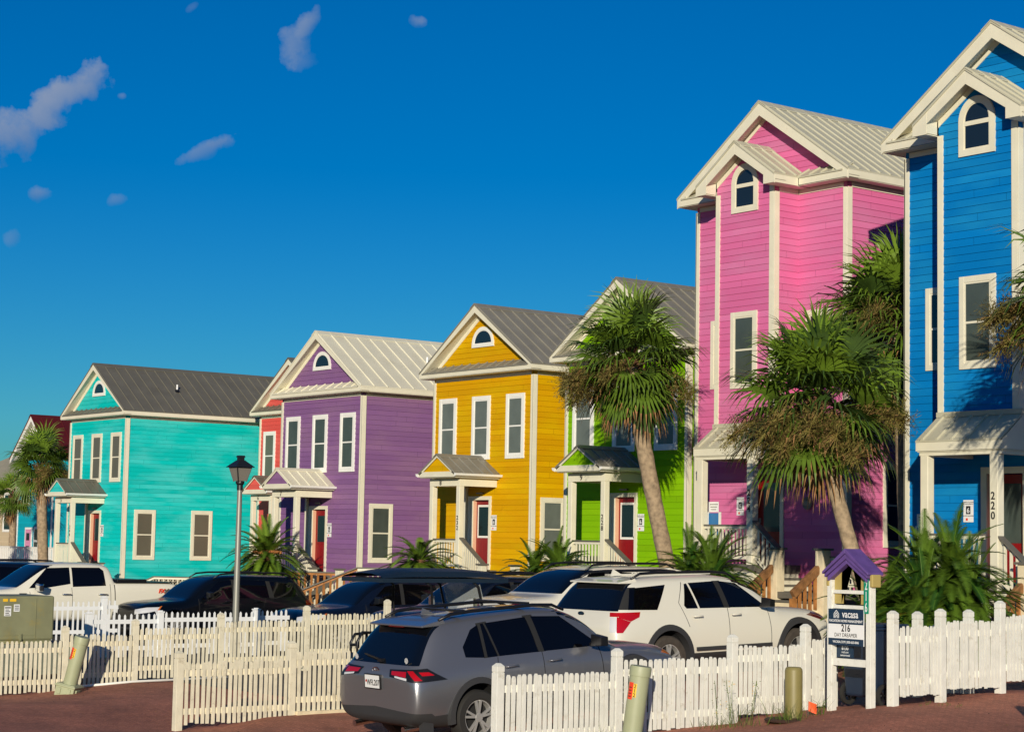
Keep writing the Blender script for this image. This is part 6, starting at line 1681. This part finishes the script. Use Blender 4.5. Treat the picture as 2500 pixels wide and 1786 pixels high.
def sago(name, label, loc, rad, seed, n=46, h=.3, mats=('sago_leaf', 'sago_dark', 'sago_leaf'), lo=-20, hi=80, cone=False, leafw=.012, pair=58, tiers=None, group='sago palms and cycads at the foot of the houses', tip=.0, lfl=.15, heads=((0, 0, 0),)):
    rnd = random.Random(seed)
    t = thing(name, label, 'shrub', loc, group=group)
    q = MB(); q.lathe([(.16, -.4), (.2, 0), (.22, h * .7), (.16, h)], 14); q.build('stem', 'boot', t, smooth=True)
    q = MB()
    tiers = tiers or [(n, lo, hi, 1.0)]
    for hd_, (cnt, l0, h0, sc) in [(a_, b_) for a_ in heads for b_ in tiers]:
        for i in range(cnt):
            u = (i + .5) / cnt
            el = R(h0 + (l0 - h0) * u) + rnd.gauss(0, .09); az = i * 2.39996 + rnd.gauss(0, .15)
            d = V((math.cos(az) * math.cos(el), math.sin(az) * math.cos(el), math.sin(el)))
            L = rad * sc * rnd.uniform(.85, 1.1); K = 9
            p = V((hd_[0], hd_[1], h * .9 + hd_[2])); pts = [p]
            bend = .165 if el > .2 else .07
            for k in range(K):
                d = (d - UP * bend).normalized(); p = p + d * L / K; pts.append(p)
            mi = rnd.choice((0, 0, 1, 2))
            q.tube(pts, [.010] * 3 + [.006] * (K - 2), 4, mi=2, caps=False)
            for k in range(2, pair):
                s = k / pair * K; j = min(int(s), K - 1); pp = pts[j].lerp(pts[j + 1], s - j); dd = (pts[j + 1] - pts[j]).normalized()
                sd = dd.cross(UP)
                if sd.length < .05: continue
                sd.normalize(); nn = sd.cross(dd)
                ll = lfl * rad * (math.sin(PI * min(.97, k / pair * .82 + .16)) ** .6)
                for s_ in (-1, 1):
                    ld = (sd * s_ + dd * .95 + nn * .32).normalized()
                    w_ = dd * leafw; e = pp + ld * ll * rnd.uniform(.9, 1.08) - UP * .012
                    q.add([pp - w_, pp + w_, e + w_ * .25, e - w_ * .25], [(0, 1, 2, 3)], mi)
    q.build('fronds', list(mats), t, fixn=False)
    if cone:
        q = MB()
        for i in range(420):
            a = rnd.uniform(0, 2 * PI); r_ = math.sqrt(rnd.random()) * .42; z = h + .10 - r_ * .12 + rnd.uniform(0, .06); d = V((math.cos(a), math.sin(a), 1.1)).normalized()
            p = V((r_ * math.cos(a), r_ * math.sin(a), z)); q.bar(p, p + d * .06, .028, .02)
        q.build('seed_cone', 'cone_orange', t)
    return t
palm('fan_palm', 'tall fan palm with a leaning trunk in front of the green house', (-33.5, 30.9, -1.9), (-33.9, 29.6, 4.15), 1.72, 11, n=56, r0=.20, r1=.18, stalks=8)
palm('fan_palm', 'large fan palm in front of the pink house with drooping dry lower leaves', (-25.3, 28.5, -1.8), (-26.45, 27.95, 2.7), 1.95, 23, n=58, r0=.15, r1=.145, stalks=9, low=-50)
palm('fan_palm', 'dark fan palm squeezed between the pink and the blue house', (-27.7, 32.2, -1.8), (-28.05, 32.2, 4.85), 1.95, 37, n=58, stalks=6, r0=.18, r1=.16)
palm('fan_palm', 'fan palm cut off by the right edge before the blue house', (-19.4, 26.95, -1.7), (-19.38, 26.9, 4.05), 1.75, 41, n=54, stalks=5)
palm('fan_palm', 'fan palm with an upright crown beside the turquoise house', (-74.5, 33.6, -2.3), (-74.8, 33.4, 2.75), 1.5, 53, n=50, r0=.22, r1=.20, low=-40, stalks=4)
palm('fan_palm', 'low fan palm at the far left edge', (-85.3, 34.6, -2.3), (-85.6, 34.5, .9), 1.2, 61, n=34, low=-50, stalks=0)
palm('fan_palm', 'young fan palm in front of the beige house at left', (-95.0, 41.0, -2.0), (-95.0, 41.0, 1.9), 1.4, 67, n=34, low=-50, stalks=0)
SG = 'sago palms and cycads at the foot of the houses'
sago('sago_palm', 'sago palm with an orange centre in front of the purple porch', (-51.3, 30.3, -1.62), 1.32, 3, tiers=[(60, 18, 80, 1.08), (64, -48, -10, 1.0)], cone=True, h=1.15, mats=('sago_leaf', 'sago_leaf', 'leaf_light'), leafw=.016)
sago('sago_palm', 'spiky sago palm left of the yellow house steps', (-44.1, 30.9, -1.45), 1.22, 5, tiers=[(70, -42, 72, 1.0)], h=1.0, mats=('sago_leaf', 'leaf_dark', 'leaf_light'), leafw=.014)
sago('sago_palm', 'dark green sago palm in front of the green house', (-37.6, 30.2, -1.35), .95, 7, tiers=[(60, -25, 80, 1.1)], h=.65, mats=('sago_leaf', 'sago_dark', 'sago_leaf'), heads=((-.35, -.1, 0), (.4, .1, .05), (0, .3, .2)))
sago('sago_palm', 'sago palm left of the pink house steps', (-31.25, 29.4, -1.5), 1.05, 9, tiers=[(66, -20, 82, 1.15)], h=.85, mats=('sago_leaf', 'sago_dark', 'sago_leaf'), heads=((-.3, 0, .1), (.45, -.1, -.1), (0, .4, .2)))
sago('sago_palm', 'huge bushy sago palm below the blue house porch', (-22.1, 26.2, -1.6), 1.2, 13, tiers=[(84, -50, 85, 1.05)], h=.8, mats=('sago_leaf', 'sago_dark', 'sago_leaf'), pair=60, leafw=.011, heads=((-.75, -.4, -.35), (0, -.2, .0), (.55, .35, -.05), (-.35, .25, .35), (.25, -.45, -.35), (.35, .1, .45)))
sago('sago_palm', 'yellowish lower crown at the left foot of the huge bushy sago palm', (-22.3, 25.2, -1.9), .95, 17, tiers=[(36, -30, 70, 1.0)], h=.55, mats=('sago_leaf', 'sago_yellow', 'sago_leaf'))
sago('sago_palm', 'small palm shrub at the far left edge above the blue car roof', (-79.5, 32.6, -2.3), 1.2, 19, tiers=[(36, 0, 80, 1.0)], h=.9)
# weeds and grass tufts at the foot of the white fence
def tuft(label, x, y, n, hgt, seed, spread=.25, mat='grass', flowers=False):
    rnd = random.Random(seed); z = g(x, y)
    q = MB()
    for i in range(n):
        p = V((rnd.gauss(0, spread * .5), rnd.gauss(0, spread * .5), -.02)); d = V((rnd.gauss(0, .35), rnd.gauss(0, .35), 1)).normalized(); h_ = hgt * rnd.uniform(.35, 1.1)
        sd = d.cross(V((rnd.random(), rnd.random(), 0))).normalized() * .006
        m_ = p + d * h_ * .6; e = m_ + (d + V((rnd.gauss(0, .5), rnd.gauss(0, .5), -.2))).normalized() * h_ * .45
        q.add([p - sd, p + sd, m_ + sd * .8, m_ - sd * .8, e], [(0, 1, 2, 3), (3, 2, 4)], 0)
    if flowers:
        for k in range(5):
            p = V((rnd.gauss(0, .08), rnd.gauss(0, .12), 0)); e = p + V((rnd.gauss(0, .05), rnd.gauss(0, .06), hgt * 1.5)); q.tube([p, e], .003, 4)
            for j in range(16):
                c = p.lerp(e, rnd.uniform(.25, 1)) + V((rnd.gauss(0, .03), rnd.gauss(0, .03), 0)); q.box(c.x - .004, c.x + .004, c.y - .004, c.y + .004, c.z, c.z + .008, 1 if j > 12 else 0)
    o = q.build('grass_tuft', [mat, 'tag_yellow'], None, fixn=False); o.location = (x, y, z)
    return tag(o, label, 'grass', 'weeds along the white picket fence', 'thing')
tuft('tall weed with small yellow flowers left of the khaki post', -17.55, 17.2, 60, .38, 1, flowers=True)
tuft('thick green grass at the left foot of the khaki post', -17.25, 17.72, 130, .32, 2)
tuft('few long grass blades on the right of the khaki post', -17.05, 18.1, 26, .30, 3, .12)
tuft('low weeds near the fence post left of the khaki post', -17.65, 16.9, 70, .16, 4, .3)
tuft('dry thin weeds beside the pale green pedestal 212', -17.7, 15.0, 40, .36, 5, .3)
tuft('low dry weeds at the foot of the right gate', -16.15, 19.4, 60, .07, 6, .4)
tuft('small green weeds behind the vinyl fence', -34.4, 17.3, 80, .25, 7, .4)
# kerb-like concrete footing under the stepped fence and a white pipe along the left fence
q = MB(); q.box(-24.62, -24.38, 15.0, 18.4, -2.62, -2.46); tag(q.build('concrete_footing', 'wood_cream', None), 'cream concrete footing under the foreground picket fence', 'footing')
q = MB(); q.tube([(-30.8, 14.6, g(-30.8, 14.6) + .03), (-30.8, 15.6, g(-30.8, 15.6) + .03), (-30.7, 17.4, g(-30.7, 17.4) + .04)], .022, 8); tag(q.build('pipe', 'white_paint', None, smooth=True), 'thin white pipe lying along the foot of the left fence', 'pipe')
